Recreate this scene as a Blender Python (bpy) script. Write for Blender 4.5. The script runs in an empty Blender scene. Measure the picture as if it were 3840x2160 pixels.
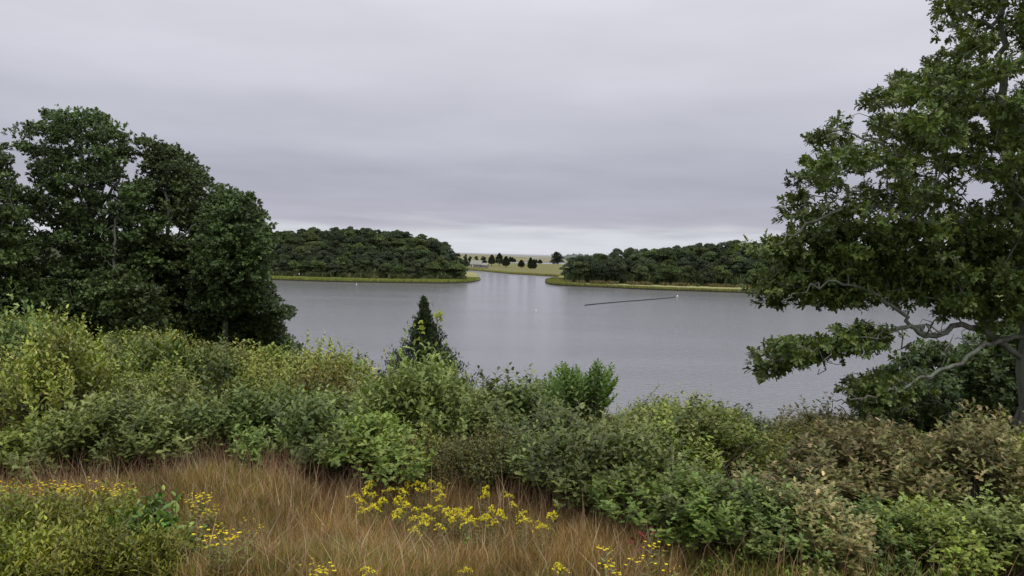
import bpy, math, random
import numpy as np
from mathutils import Matrix, Vector
R_ = math.radians
random.seed(5); rng = np.random.default_rng(5)
scene = bpy.context.scene
COL = scene.collection

# ------------------------------------------------------------------ camera
F, CX, CY, HC = 2900.0, 1920.0, 1080.0, 13.0          # focal length in photo pixels, eye height over the pond
PITCH, ROLL = math.degrees(math.atan(128/F)), 1.5
cam = bpy.data.cameras.new('camera'); camo = bpy.data.objects.new('camera', cam); COL.objects.link(camo)
cam.lens = 36*F/3840; cam.sensor_width = 36; cam.clip_end = 90000; cam.clip_start = 0.1
CR = Matrix.Rotation(R_(90-PITCH), 3, 'X') @ Matrix.Rotation(R_(ROLL), 3, 'Z')
camo.matrix_world = Matrix.Translation((0, 0, HC)) @ CR.to_4x4()
scene.camera = camo

# ------------------------------------------------------------------ world: overcast sky
w = bpy.data.worlds.new('World'); scene.world = w; w.use_nodes = True
NT = w.node_tree; NT.nodes.clear()
SUN_EL, SUN_AZ = 66.0, 150.0                            # azimuth clockwise from +Y
def wn(t, **k):
    n = NT.nodes.new(t)
    for a, b in k.items(): setattr(n, a, b)
    return n
def wl(a, b): NT.links.new(a, b)
def wmath(op, a, b=None, c=None, clamp=False):
    n = wn('ShaderNodeMath', operation=op, use_clamp=clamp)
    for i, v in enumerate((a, b, c)):
        if v is None: continue
        if isinstance(v, (int, float)): n.inputs[i].default_value = v
        else: wl(v, n.inputs[i])
    return n.outputs[0]
out = wn('ShaderNodeOutputWorld'); bg = wn('ShaderNodeBackground'); wl(bg.outputs[0], out.inputs[0])
tc = wn('ShaderNodeTexCoord'); sep = wn('ShaderNodeSeparateXYZ'); wl(tc.outputs['Generated'], sep.inputs[0])
zc = wmath('MAXIMUM', sep.outputs[2], 0.0)
den = wmath('ADD', zc, 0.07)
comb = wn('ShaderNodeCombineXYZ')
wl(wmath('DIVIDE', sep.outputs[0], den), comb.inputs[0]); wl(wmath('DIVIDE', sep.outputs[1], den), comb.inputs[1])
n1 = wn('ShaderNodeTexNoise'); n1.inputs['Scale'].default_value = 0.42; n1.inputs['Detail'].default_value = 5; n1.inputs['Roughness'].default_value = 0.55; n1.inputs['Distortion'].default_value = 0.5
wl(comb.outputs[0], n1.inputs['Vector'])
mp = wn('ShaderNodeMapping'); mp.inputs['Scale'].default_value = (2.4, 2.4, 15); mp.inputs['Rotation'].default_value = (0, R_(-6), 0)
wl(tc.outputs['Generated'], mp.inputs[0])
n2 = wn('ShaderNodeTexNoise'); n2.inputs['Scale'].default_value = 1.3; n2.inputs['Detail'].default_value = 4; n2.inputs['Roughness'].default_value = 0.5
wl(mp.outputs[0], n2.inputs['Vector'])
a1 = wmath('MULTIPLY', wmath('SUBTRACT', n1.outputs['Fac'], 0.5), 0.06)
a2 = wmath('MULTIPLY', wmath('SUBTRACT', n2.outputs['Fac'], 0.5), 0.03)
el = wmath('ADD', zc, wmath('ADD', a1, a2))             # the cloud deck undulates
ramp = wn('ShaderNodeValToRGB'); wl(el, ramp.inputs[0]); cr = ramp.color_ramp; cr.interpolation = 'EASE'
stops = [(0.0, (.60, .615, .66)), (.020, (.57, .585, .63)), (.045, (.39, .392, .46)), (.085, (.365, .367, .435)), (.15, (.44, .443, .505)),
         (.24, (.55, .548, .605)), (.36, (.645, .64, .70)), (.6, (.86, .86, .90)), (1.0, (1.08, 1.09, 1.12))]
while len(cr.elements) < len(stops): cr.elements.new(0.5)
for e, (p, c) in zip(cr.elements, stops): e.position = p; e.color = (*c, 1)
n3 = wn('ShaderNodeTexNoise'); n3.inputs['Scale'].default_value = 0.8; n3.inputs['Detail'].default_value = 6; n3.inputs['Roughness'].default_value = 0.5
wl(comb.outputs[0], n3.inputs['Vector'])
tex = wmath('ADD', 1.0, wmath('ADD', wmath('MULTIPLY', wmath('SUBTRACT', n3.outputs['Fac'], 0.5), 0.30), wmath('MULTIPLY', wmath('SUBTRACT', n2.outputs['Fac'], 0.5), 0.12)))
sc1 = wn('ShaderNodeVectorMath', operation='SCALE'); wl(ramp.outputs[0], sc1.inputs[0]); wl(tex, sc1.inputs['Scale'])
sky = wn('ShaderNodeTexSky', sky_type='NISHITA'); sky.sun_disc = False
sky.sun_elevation = R_(SUN_EL); sky.sun_rotation = R_(SUN_AZ); sky.dust_density = 3
sc2 = wn('ShaderNodeVectorMath', operation='SCALE'); wl(sky.outputs[0], sc2.inputs[0]); sc2.inputs['Scale'].default_value = 0.008   # what leaks through the clouds
add = wn('ShaderNodeVectorMath', operation='ADD'); wl(sc1.outputs[0], add.inputs[0]); wl(sc2.outputs[0], add.inputs[1])
wl(add.outputs[0], bg.inputs[0]); bg.inputs[1].default_value = 0.94

sun = bpy.data.lights.new('sun', 'SUN'); suno = bpy.data.objects.new('sun', sun); COL.objects.link(suno)
sun.energy = 1.4; sun.angle = R_(25); sun.color = (1, .96, .90)
sd = Vector((math.sin(R_(SUN_AZ))*math.cos(R_(SUN_EL)), math.cos(R_(SUN_AZ))*math.cos(R_(SUN_EL)), math.sin(R_(SUN_EL))))
suno.rotation_euler = sd.to_track_quat('Z', 'Y').to_euler(); suno.location = sd*100
vs = scene.view_settings; vs.view_transform = 'Standard'; vs.look = 'None'; vs.gamma = 1; vs.exposure = 0.27; vs.use_curve_mapping = False
scene.cycles.max_bounces = 6; scene.cycles.diffuse_bounces = 3; scene.cycles.transmission_bounces = 3; scene.cycles.glossy_bounces = 2

# ------------------------------------------------------------------ helpers
CRn = np.array(CR)
def ray(px, py):
    d = CRn @ np.array([(px-CX)/F, -(py-CY)/F, -1.0]); return d
def at(px, py, Y):                                      # the point on a pixel's ray at a given distance Y
    d = ray(px, py); return np.array([0, 0, HC]) + d*(Y/d[1])
def onz(px, py, z=0.0):
    d = ray(px, py); return np.array([0, 0, HC]) + d*((z-HC)/d[2])
def hit(px, py, fz, y0=5.0, y1=1200.0, n=3000, up=0.0):  # where a pixel's ray meets the ground (plus a height)
    d = ray(px, py)
    for Y in np.geomspace(y0, y1, n):
        p = np.array([0, 0, HC]) + d*(Y/d[1])
        if p[2] <= fz(p[0], p[1]) + up: return p
    return p
def sm(a, b, x): t = np.clip((x-a)/(b-a), 0, 1); return t*t*(3-2*t)
def unit(v): return v/np.maximum(np.linalg.norm(v, axis=-1, keepdims=True), 1e-9)
def prof(pts, x): xs, ys = zip(*pts); return float(np.interp(x, xs, ys))

def tag(o, label=None, cat=None, group=None, kind=None):
    if label: o['label'] = label
    if cat: o['category'] = cat
    if group: o['group'] = group
    if kind: o['kind'] = kind
    return o
def mesh_np(name, V, polys, col=None, smooth=False):
    """polys: list of (k) int arrays (n,k)"""
    me = bpy.data.meshes.new(name)
    V = np.asarray(V, np.float32)
    polys = [np.asarray(p, np.int32) for p in polys if len(p)]
    idx = np.concatenate([p.ravel() for p in polys]); tot = np.concatenate([np.full(len(p), p.shape[1], np.int32) for p in polys])
    st = np.concatenate([[0], np.cumsum(tot)[:-1]]).astype(np.int32)
    me.vertices.add(len(V)); me.vertices.foreach_set('co', V.ravel())
    me.loops.add(len(idx)); me.loops.foreach_set('vertex_index', idx)
    me.polygons.add(len(tot)); me.polygons.foreach_set('loop_start', st); me.polygons.foreach_set('loop_total', tot)
    if smooth: me.polygons.foreach_set('use_smooth', np.ones(len(tot), bool))
    if col is not None:
        a = me.attributes.new('col', 'FLOAT_COLOR', 'POINT'); c = np.ones((len(V), 4), np.float32); c[:, :3] = col; a.data.foreach_set('color', c.ravel())
    me.update(calc_edges=True); return me
def link(name, me, mat=None, parent=None, loc=(0, 0, 0)):
    if mat and not me.materials: me.materials.append(mat)
    o = bpy.data.objects.new(name, me); COL.objects.link(o); o.location = loc
    if parent: o.parent = parent
    return o
def empty(name, loc, label, cat, group=None):
    o = bpy.data.objects.new(name, None); COL.objects.link(o); o.location = loc; o.empty_display_size = .3
    return tag(o, label, cat, group)
def copy_thing(src, loc, rotz, scl, label=None, group=None):
    r = src.copy(); COL.objects.link(r); r.location = loc; r.rotation_euler = (0, 0, rotz); r.scale = scl
    if label: r['label'] = label
    if group: r['group'] = group
    for ch in src.children:
        c = ch.copy(); COL.objects.link(c); c.parent = r
        for g in ch.children:
            d = g.copy(); COL.objects.link(d); d.parent = c
    return r

# ------------------------------------------------------------------ materials
def new_mat(name):
    m = bpy.data.materials.new(name); m.use_nodes = True; nt = m.node_tree; nt.nodes.clear()
    o = nt.nodes.new('ShaderNodeOutputMaterial'); return m, nt, o
def leaf_mat(name, trans=.22, rough=.5, spec=.35, var=.25, gain=1.0):
    m, nt, o = new_mat(name); N = nt.nodes.new; L = nt.links.new
    at_ = N('ShaderNodeAttribute'); at_.attribute_name = 'col'
    oi = N('ShaderNodeObjectInfo')
    mr = N('ShaderNodeMapRange'); mr.inputs['To Min'].default_value = (1-var)*gain; mr.inputs['To Max'].default_value = (1+var)*gain; L(oi.outputs['Random'], mr.inputs['Value'])
    hs = N('ShaderNodeHueSaturation'); L(at_.outputs['Color'], hs.inputs['Color']); L(mr.outputs[0], hs.inputs['Value'])
    mh = N('ShaderNodeMath'); mh.operation = 'MULTIPLY'; mh.inputs[1].default_value = 7.31; L(oi.outputs['Random'], mh.inputs[0])
    fr = N('ShaderNodeMath'); fr.operation = 'FRACT'; L(mh.outputs[0], fr.inputs[0])
    mr2 = N('ShaderNodeMapRange'); mr2.inputs['To Min'].default_value = .5-.022*var*4; mr2.inputs['To Max'].default_value = .5+.004*var*4; L(fr.outputs[0], mr2.inputs['Value']); L(mr2.outputs[0], hs.inputs['Hue'])
    p = N('ShaderNodeBsdfPrincipled'); L(hs.outputs[0], p.inputs['Base Color']); p.inputs['Roughness'].default_value = rough; p.inputs['Specular IOR Level'].default_value = spec
    t = N('ShaderNodeBsdfTranslucent'); ht = N('ShaderNodeHueSaturation'); ht.inputs['Saturation'].default_value = 1.15; ht.inputs['Value'].default_value = 1.3; ht.inputs['Hue'].default_value = .485
    L(hs.outputs[0], ht.inputs['Color']); L(ht.outputs[0], t.inputs['Color'])
    mx = N('ShaderNodeMixShader'); mx.inputs[0].default_value = trans; L(p.outputs[0], mx.inputs[1]); L(t.outputs[0], mx.inputs[2]); L(mx.outputs[0], o.inputs[0])
    return m
def noise_mat(name, c1, c2, scale=5, rough=.8, detail=5, bump=.0, bscale=None, stretch=(1, 1, 1), c3=None, scale3=.3, spec=.3):
    m, nt, o = new_mat(name); N = nt.nodes.new; L = nt.links.new
    tc = N('ShaderNodeTexCoord'); mp = N('ShaderNodeMapping'); mp.inputs['Scale'].default_value = stretch; L(tc.outputs['Object'], mp.inputs[0])
    n = N('ShaderNodeTexNoise'); n.inputs['Scale'].default_value = scale; n.inputs['Detail'].default_value = detail; L(mp.outputs[0], n.inputs['Vector'])
    r = N('ShaderNodeValToRGB'); r.color_ramp.elements[0].position = .32; r.color_ramp.elements[1].position = .68
    r.color_ramp.elements[0].color = (*c1, 1); r.color_ramp.elements[1].color = (*c2, 1); L(n.outputs['Fac'], r.inputs[0])
    c = r.outputs[0]
    if c3:
        n3 = N('ShaderNodeTexNoise'); n3.inputs['Scale'].default_value = scale3; n3.inputs['Detail'].default_value = 3; L(mp.outputs[0], n3.inputs['Vector'])
        mr = N('ShaderNodeMapRange'); mr.inputs['From Min'].default_value = .42; mr.inputs['From Max'].default_value = .62; L(n3.outputs['Fac'], mr.inputs['Value'])
        mx = N('ShaderNodeMix'); mx.data_type = 'RGBA'; L(mr.outputs[0], mx.inputs['Factor']); L(c, mx.inputs['A']); mx.inputs['B'].default_value = (*c3, 1); c = mx.outputs['Result']
    p = N('ShaderNodeBsdfPrincipled'); L(c, p.inputs['Base Color']); p.inputs['Roughness'].default_value = rough; p.inputs['Specular IOR Level'].default_value = spec
    if bump:
        b = N('ShaderNodeBump'); b.inputs['Strength'].default_value = .6; b.inputs['Distance'].default_value = bump
        nb = N('ShaderNodeTexNoise'); nb.inputs['Scale'].default_value = bscale or scale*3; nb.inputs['Detail'].default_value = 6; L(mp.outputs[0], nb.inputs['Vector']); L(nb.outputs['Fac'], b.inputs['Height']); L(b.outputs[0], p.inputs['Normal'])
    L(p.outputs[0], o.inputs[0]); return m
M = {}
M['leaf'] = leaf_mat('leaf', trans=.18, var=.3, gain=1.14)
M['willow'] = leaf_mat('willow_leaf', trans=.25, var=.0, gain=1.15)
M['tree_leaf'] = leaf_mat('tree_leaf', trans=.2, var=.12, gain=1.12)
M['far_leaf'] = leaf_mat('far_leaf', trans=.1, rough=.7, spec=.15, var=.32)
M['cedar'] = leaf_mat('cedar_leaf', trans=.08, rough=.7, spec=.15, var=.12)
M['grass'] = leaf_mat('grass_blade', trans=.25, rough=.6, spec=.2, var=.0)
M['flower'] = leaf_mat('flower', trans=.2, rough=.6, spec=.2, var=.1)
M['bark'] = noise_mat('oak_bark', (.06, .053, .044), (.16, .15, .13), scale=6, rough=.9, bump=.02, stretch=(3, 3, .7), c3=(.15, .175, .13), scale3=1.2)
M['dark_bark'] = noise_mat('dark_bark', (.05, .04, .03), (.12, .10, .08), scale=6, rough=.9)
M['twig'] = noise_mat('twig', (.07, .055, .04), (.16, .13, .10), scale=9, rough=.85)
M['soil'] = noise_mat('soil', (.045, .032, .018), (.10, .07, .035), scale=2.2, rough=.95, bump=.05, c3=(.05, .06, .02), scale3=.35)
M['marsh'] = noise_mat('marsh_turf', (.17, .20, .055), (.25, .27, .08), scale=.25, rough=.9, stretch=(.5, 1.4, 1), c3=(.25, .22, .10), scale3=.05)
M['meadow'] = noise_mat('meadow_turf', (.125, .118, .036), (.175, .142, .050), scale=.06, rough=.9, stretch=(.4, 1.6, 1), c3=(.12, .135, .034), scale3=.014)
M['far_marsh'] = noise_mat('far_marsh_turf', (.125, .125, .055), (.20, .150, .065), scale=.006, rough=.95, stretch=(.6, 1, 1), c3=(.20, .20, .10), scale3=.002)
M['bank'] = noise_mat('peat_bank', (.03, .026, .018), (.07, .06, .035), scale=1.5, rough=.95)
M['sand'] = noise_mat('sand_path', (.40, .34, .25), (.52, .46, .36), scale=1, rough=.95)
M['forest_floor'] = noise_mat('forest_floor', (.025, .03, .014), (.05, .052, .024), scale=.4, rough=.95)
M['dune'] = noise_mat('far_dune', (.16, .17, .16), (.28, .28, .26), scale=.004, rough=.95)
M['headland'] = noise_mat('far_headland', (.06, .075, .07), (.11, .125, .115), scale=.02, rough=.95)  # grey-blue of the hazy distance painted into the headland colour
M['shingle'] = noise_mat('weathered_shingle', (.16, .158, .15), (.24, .235, .225), scale=2, rough=.9, stretch=(4, 4, .6))
M['roof'] = noise_mat('weathered_roof', (.20, .20, .18), (.28, .28, .255), scale=1.5, rough=.85, stretch=(.5, 3, 3))
M['trim'] = noise_mat('pale_trim', (.55, .55, .52), (.66, .66, .63), scale=3, rough=.7)
M['white'] = noise_mat('white_plastic', (.75, .75, .75), (.85, .85, .85), scale=3, rough=.4)
M['black'] = noise_mat('black_float', (.012, .012, .014), (.03, .03, .032), scale=3, rough=.6)
M['grey_wood'] = noise_mat('grey_wood', (.45, .44, .41), (.6, .59, .56), scale=3, rough=.8)
def water_mat():
    m, nt, o = new_mat('pond_water'); N = nt.nodes.new; L = nt.links.new
    tc = N('ShaderNodeTexCoord')
    def nz(scale, stretch, detail=4, rough=.55):
        mp = N('ShaderNodeMapping'); mp.inputs['Scale'].default_value = stretch; L(tc.outputs['Object'], mp.inputs[0])
        n = N('ShaderNodeTexNoise'); n.inputs['Scale'].default_value = scale; n.inputs['Detail'].default_value = detail; n.inputs['Roughness'].default_value = rough; L(mp.outputs[0], n.inputs['Vector']); return n.outputs['Fac']
    ripple = nz(1.6, (.7, 1.0, 1), 3); chop = nz(5, (.6, 1, 1), 2); gust = nz(.03, (.3, 1.5, 1), 4)
    mr = N('ShaderNodeMapRange'); mr.inputs['From Min'].default_value = .40; mr.inputs['From Max'].default_value = .62; mr.inputs['To Min'].default_value = .5; mr.inputs['To Max'].default_value = 1.0; L(gust, mr.inputs['Value'])
    s = N('ShaderNodeMath'); s.operation = 'MULTIPLY_ADD'; L(chop, s.inputs[0]); s.inputs[1].default_value = .25; L(ripple, s.inputs[2])
    sp = N('ShaderNodeSeparateXYZ'); L(tc.outputs['Object'], sp.inputs[0])
    lee = N('ShaderNodeMapRange'); lee.inputs['From Min'].default_value = 235; lee.inputs['From Max'].default_value = 292; lee.inputs['To Min'].default_value = 1.0; lee.inputs['To Max'].default_value = .5; L(sp.outputs[1], lee.inputs['Value'])   # sheltered water under the woods
    ml = N('ShaderNodeMath'); ml.operation = 'MULTIPLY'; L(mr.outputs[0], ml.inputs[0]); L(lee.outputs[0], ml.inputs[1])
    b = N('ShaderNodeBump'); b.inputs['Distance'].default_value = .09; L(ml.outputs[0], b.inputs['Strength']); L(s.outputs[0], b.inputs['Height'])
    p = N('ShaderNodeBsdfPrincipled'); p.inputs['Base Color'].default_value = (.14, .142, .15, 1); p.inputs['IOR'].default_value = 1.38; p.inputs['Roughness'].default_value = .15
    L(b.outputs[0], p.inputs['Normal']); L(p.outputs[0], o.inputs[0]); return m
M['water'] = water_mat()

# ------------------------------------------------------------------ geometry kit
def tubes(p0, p1, r0, r1, k=5):
    p0, p1 = np.atleast_2d(p0), np.atleast_2d(p1); n = len(p0); d = unit(p1-p0)
    up = np.where(np.abs(d[:, 2:3]) > .9, np.array([[1., 0, 0]]), np.array([[0, 0, 1.]]))
    a = unit(np.cross(d, up)); b = np.cross(d, a)
    th = np.arange(k)/k*2*math.pi
    ring = a[:, None]*np.cos(th)[None, :, None] + b[:, None]*np.sin(th)[None, :, None]
    r0 = np.broadcast_to(r0, n); r1 = np.broadcast_to(r1, n)
    V = np.concatenate([p0[:, None]+ring*r0[:, None, None], (p1+d*r1[:, None]*.3)[:, None]+ring*r1[:, None, None]], 1)
    i = np.arange(k); j = (i+1) % k
    q = np.stack([i, j, j+k, i+k], 1)
    Fq = (q[None]+(np.arange(n)*2*k)[:, None, None]).reshape(-1, 4)
    return V.reshape(-1, 3), Fq
def polytube(pts, radii, k=7):                         # one continuous tapered tube
    pts = np.asarray(pts, float); n = len(pts); t = unit(np.gradient(pts, axis=0))
    a = np.cross(t, [0.31, 0.95, 0.05]); a = unit(a); b = np.cross(t, a)
    th = np.arange(k)/k*2*math.pi
    V = pts[:, None] + (a[:, None]*np.cos(th)[None, :, None]+b[:, None]*np.sin(th)[None, :, None])*np.asarray(radii, float)[:, None, None]
    i = np.arange(k); j = (i+1) % k; q = np.stack([i, j, j+k, i+k], 1)
    Fq = (q[None]+(np.arange(n-1)*k)[:, None, None]).reshape(-1, 4)
    V = np.concatenate([V.reshape(-1, 3), pts[:1], pts[-1:]]); tot = n*k
    T = np.concatenate([np.stack([j, i, np.full(k, tot)], 1), np.stack([i+(n-1)*k, j+(n-1)*k, np.full(k, tot+1)], 1)])
    return V, Fq, T
def smooth_path(pts, n=14):
    pts = np.asarray(pts, float); m = len(pts); P = np.vstack([2*pts[0]-pts[1], pts, 2*pts[-1]-pts[-2]])
    o = []
    for t in np.linspace(0, m-1-1e-6, n):
        i = int(t); u = t-i; a, b, c, d = P[i:i+4]
        o.append(.5*(2*b+(c-a)*u+(2*a-5*b+4*c-d)*u*u+(3*b-a-3*c+d)*u**3))
    return np.array(o)
# leaf templates: (along, across, up)
def tmpl(half, fold=.25, droop=.15):
    L_ = [(x, y, abs(y)*fold-droop*x*x) for x, y in half]; m = len(L_)
    inner = [(x, -y, z) for x, y, z in L_[1:-1]]
    V = np.array(L_+inner)
    a = list(range(m)); b = [0]+[m+i for i in range(m-2)]+[m-1]
    return V, a, b
def tri_fan(ids): return [(ids[0], ids[i], ids[i+1]) for i in range(1, len(ids)-1)]
def make_tmpl(half, mids, **k):
    """two halves along the midrib, triangulated as strips"""
    V, a, b = tmpl(half, **k); V = list(map(tuple, V)); T = []
    mid = []
    for x in mids: V.append((x, 0, -k.get('droop', .15)*x*x)); mid.append(len(V)-1)
    rib = [0]+mid+[len(half)-1]
    for side, s in ((a, 1), (b, -1)):
        poly = side; ri = 0
        for i in range(len(poly)-1):
            while ri < len(rib)-2 and V[rib[ri+1]][0] <= (V[poly[i]][0]+V[poly[i+1]][0])/2:
                T.append((rib[ri], poly[i], rib[ri+1])[::s]); ri += 1
            if poly[i] != rib[ri] and poly[i+1] != rib[ri]: T.append((rib[ri], poly[i], poly[i+1])[::s])
        while ri < len(rib)-1:
            if rib[ri] != poly[-1] and rib[ri+1] != poly[-1]: T.append((rib[ri], poly[-1], rib[ri+1])[::s])
            ri += 1
    return np.array(V), np.array([t for t in T if len(set(t)) == 3])
OAK = make_tmpl([(0, 0), (.24, .24), (.36, .10), (.60, .34), (.68, .12), (.86, .20), (1, 0)], [.40, .70], fold=.3, droop=.2)
LANCE = make_tmpl([(0, 0), (.3, .13), (.65, .12), (1, 0)], [], fold=.35, droop=.25)
OVAL = make_tmpl([(0, 0), (.28, .24), (.65, .23), (1, 0)], [], fold=.3, droop=.15)
KITE = make_tmpl([(0, 0), (.45, .32), (1, 0)], [], fold=.25, droop=.15)
def leaves(pos, d, nrm, size, col, T, width=1.0):
    V0, F0 = T; n = len(pos); d = unit(d); s = unit(np.cross(nrm, d)); u = np.cross(d, s)
    size = np.broadcast_to(size, n)
    V = pos[:, None] + size[:, None, None]*(V0[None, :, 0:1]*d[:, None] + width*V0[None, :, 1:2]*s[:, None] + V0[None, :, 2:3]*u[:, None])
    Fx = F0[None] + (np.arange(n)*len(V0))[:, None, None]
    C = np.repeat(col, len(V0), 0)
    return V.reshape(-1, 3), Fx.reshape(-1, 3), C
class Bag:                                             # collects leaf batches for one mesh
    def __init__(s): s.V, s.F, s.C, s.n = [], [], [], 0
    def add(s, V, Fx, C): s.V.append(V); s.F.append(Fx+s.n); s.C.append(C); s.n += len(V)
    def mesh(s, name): return mesh_np(name, np.concatenate(s.V), [np.concatenate(s.F)], np.concatenate(s.C))
def pal(n, cols, jitter=.16, r=rng):
    cols = np.array(cols); i = r.integers(0, len(cols), n); j = r.integers(0, len(cols), n); t = r.random((n, 1))
    c = cols[i]*t+cols[j]*(1-t); return np.clip(c*(1+jitter*r.standard_normal((n, 1))), .004, 1)
def rosettes(pos, axis, k, size, cols, T, clump=None, splay=.75, r=rng, jit=.16, width=1.0):
    """k leaves radiating round the end of every twig"""
    n = len(pos); axis = unit(axis)
    up = np.where(np.abs(axis[:, 2:3]) > .9, np.array([[1., 0, 0]]), np.array([[0, 0, 1.]]))
    a = unit(np.cross(axis, up)); b = np.cross(axis, a)
    th = (np.arange(k)*2.39996)[None]+r.random((n, 1))*6.28+r.normal(0, .3, (n, k))
    sp = splay*(1+r.normal(0, .25, (n, k)))
    d = axis[:, None]*np.cos(sp)[..., None]+(a[:, None]*np.cos(th)[..., None]+b[:, None]*np.sin(th)[..., None])*np.sin(sp)[..., None]
    d = d + np.array([0, 0, -.12])
    nr = axis[:, None]*1.0+np.array([0, 0, .8])+r.normal(0, .35, (n, k, 3))
    P = pos[:, None]-axis[:, None]*(np.arange(k)/k*size*1.1)[None, :, None]
    c = pal(n*k, cols, jit, r)
    if clump is not None: c = c*np.repeat(clump, k)[:, None]
    sz = size*(.75+.5*r.random(n*k))
    return leaves(P.reshape(-1, 3), d.reshape(-1, 3), nr.reshape(-1, 3), sz, c, T, width)

# ------------------------------------------------------------------ the near hillside
def gz(x, y):
    x = np.asarray(x, float); y = np.asarray(y, float)
    b = np.interp(y, [-60, 0, 12, 62, 75, 110, 1e5], [11.5, 10.2, 9.6, -.3, -1.5, -2.5, -2.5])
    sh = 2.3*sm(-3, -15, x)*sm(11, 32, y)*(1-sm(42, 66, y))
    bump = (.10*np.sin(x*1.3+y*.7)+.08*np.sin(x*.6-y*1.7+1))*(1-sm(50, 70, y))
    return b+sh+bump
ths = np.linspace(-1, 1, 161)*R_(75)
rs = np.concatenate([np.linspace(.5, 80, 160), np.geomspace(84, 40000, 40)])
TT, RR = np.meshgrid(ths, rs); X = RR*np.sin(TT); Yy = RR*np.cos(TT); Z = gz(X, Yy)
back = np.array([[-30, -30, 10.9], [30, -30, 10.9]])
nr_, nt_ = TT.shape; ii = (np.arange(nr_-1)[:, None]*nt_+np.arange(nt_-1)[None]).ravel()
g = link('ground', mesh_np('ground', np.stack([X, Yy, Z], -1).reshape(-1, 3), [np.stack([ii, ii+1, ii+nt_+1, ii+nt_], 1)], smooth=True), M['soil'])
tag(g, kind='structure')
wv = np.array([[-40000, 30, 0], [40000, 30, 0], [40000, 60000, 0], [-40000, 60000, 0]])
tag(link('water', mesh_np('water', wv, [np.array([[0, 1, 2, 3]])]), M['water']), kind='structure')

# ------------------------------------------------------------------ far shores
def slab(name, pts, ztop, mat, bank=True, n=None):      # an outline given as points on the water, raised as a low bank
    P = smooth_path(np.vstack([pts, pts[:1]]), n or len(pts)*5)[:-1]; m = len(P)
    V = np.vstack([np.c_[P[:, :2], np.full(m, ztop)], np.c_[P[:, :2], np.full(m, -.6)]])
    me = bpy.data.meshes.new(name)
    me.from_pydata([tuple(v) for v in V], [], [list(range(m))]+[[i, i+m, (i+1) % m+m, (i+1) % m] for i in range(m)])
    me.materials.append(mat); me.materials.append(M['bank'])
    for i, p in enumerate(me.polygons):
        if i: p.material_index = 1
    # make the top face up
    if me.polygons[0].normal.z < 0: me.flip_normals()
    return tag(link(name, me), kind='structure'), P
W = lambda L_: np.array([onz(a, b) for a, b in L_])
left_front = [(-500, 1011), (0, 1023), (400, 1034), (800, 1045), (1018, 1050), (1232, 1057), (1400, 1060), (1542, 1062), (1690, 1063), (1770, 1058), (1802, 1049)]
lm, Lp = slab('salt_marsh', W(left_front+[(1791, 1038), (1790, 1028), (1745, 1021), (1600, 1010), (1000, 988), (-500, 955)]), .5, M['marsh'])
right_front = [(2044, 1056), (2065, 1067), (2135, 1073), (2274, 1079), (2414, 1086), (2554, 1091), (2799, 1099), (3300, 1113), (4300, 1141)]
rm, Rp = slab('salt_marsh', W([(2092, 1042), (2072, 1047)]+right_front+[(4300, 1075), (3000, 1040), (2200, 1022), (2120, 1030)]), .5, M['marsh'])

# the meadow across the channel: rises gently away from the water
mf = [(1600, 1001), (1700, 1008), (1746, 1012), (1821, 1018), (1902, 1026), (1983, 1031), (2084, 1037), (2130, 1040), (2300, 1046)]
mfw = smooth_path(W(mf), 60)
def mead_z_v(v): return .4+.5*sm(.02, .10, v)+1.6*sm(.10, .55, v)-1.1*sm(.85, 1, v)
nv = 30; vv = np.linspace(0, 1, nv)**1.3
front_y = lambda x: np.interp(x, mfw[:, 0], mfw[:, 1])
BACKY = 960.0
def mead_z(x, y): f = front_y(x*560/np.maximum(y, 1)); v = np.clip((y-f)/(BACKY-f), 0, 1); return mead_z_v(v)
V = []
for j in range(nv):
    for p in mfw:
        yb = BACKY; s = yb/p[1]; V.append((p[0]*(1+(s-1)*vv[j]), p[1]*(1+(s-1)*vv[j]), mead_z_v(vv[j])))
V = np.array(V); n0 = len(mfw)
ii = (np.arange(nv-1)[:, None]*n0+np.arange(n0-1)[None]).ravel()
V = np.vstack([np.c_[mfw[:, :2], np.full(n0, -.6)], V]); ii = ii+n0
fi = np.arange(n0-1)
me = mesh_np('meadow', V, [np.stack([ii, ii+1, ii+n0+1, ii+n0], 1), np.stack([fi, fi+1, fi+1+n0, fi+n0], 1)])
me.materials.append(M['meadow']); me.materials.append(M['bank'])
mi = np.zeros(len(me.polygons), np.int32); mi[-len(fi):] = 1; me.polygons.foreach_set('material_index', mi)
tag(link('meadow', me), kind='structure')

def flat_strip(name, near, far, z, mat):               # near / far: (px, Y) outlines
    pts = np.array([[(px-CX)/F*Y, Y, 0] for px, Y in near+far[::-1]]); P = smooth_path(np.vstack([pts, pts[:1]]), 90)[:-1]; m = len(P)
    me = bpy.data.meshes.new(name); me.from_pydata([(p[0], p[1], z) for p in P], [], [list(range(m))])
    if me.polygons[0].normal.z < 0: me.flip_normals()
    return tag(link(name, me, mat), kind='structure')
flat_strip('far_marsh', [(500, 1150), (1700, 1210), (1950, 1280), (2120, 1330), (2600, 1400)], [(500, 5200), (1650, 5200), (1900, 4300), (1990, 2300), (2060, 1950), (2150, 1800), (2600, 1800)], .35, M['far_marsh'])
flat_strip('far_marsh', [(2000, 2500), (2080, 2150), (2600, 2050)], [(1950, 3400), (2080, 2900), (2600, 2700)], .35, M['far_marsh'])
flat_strip('far_marsh', [(1930, 4600), (2100, 3500), (2800, 3300)], [(1700, 6000), (2100, 5200), (2800, 5000)], .35, M['far_marsh'])
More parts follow.
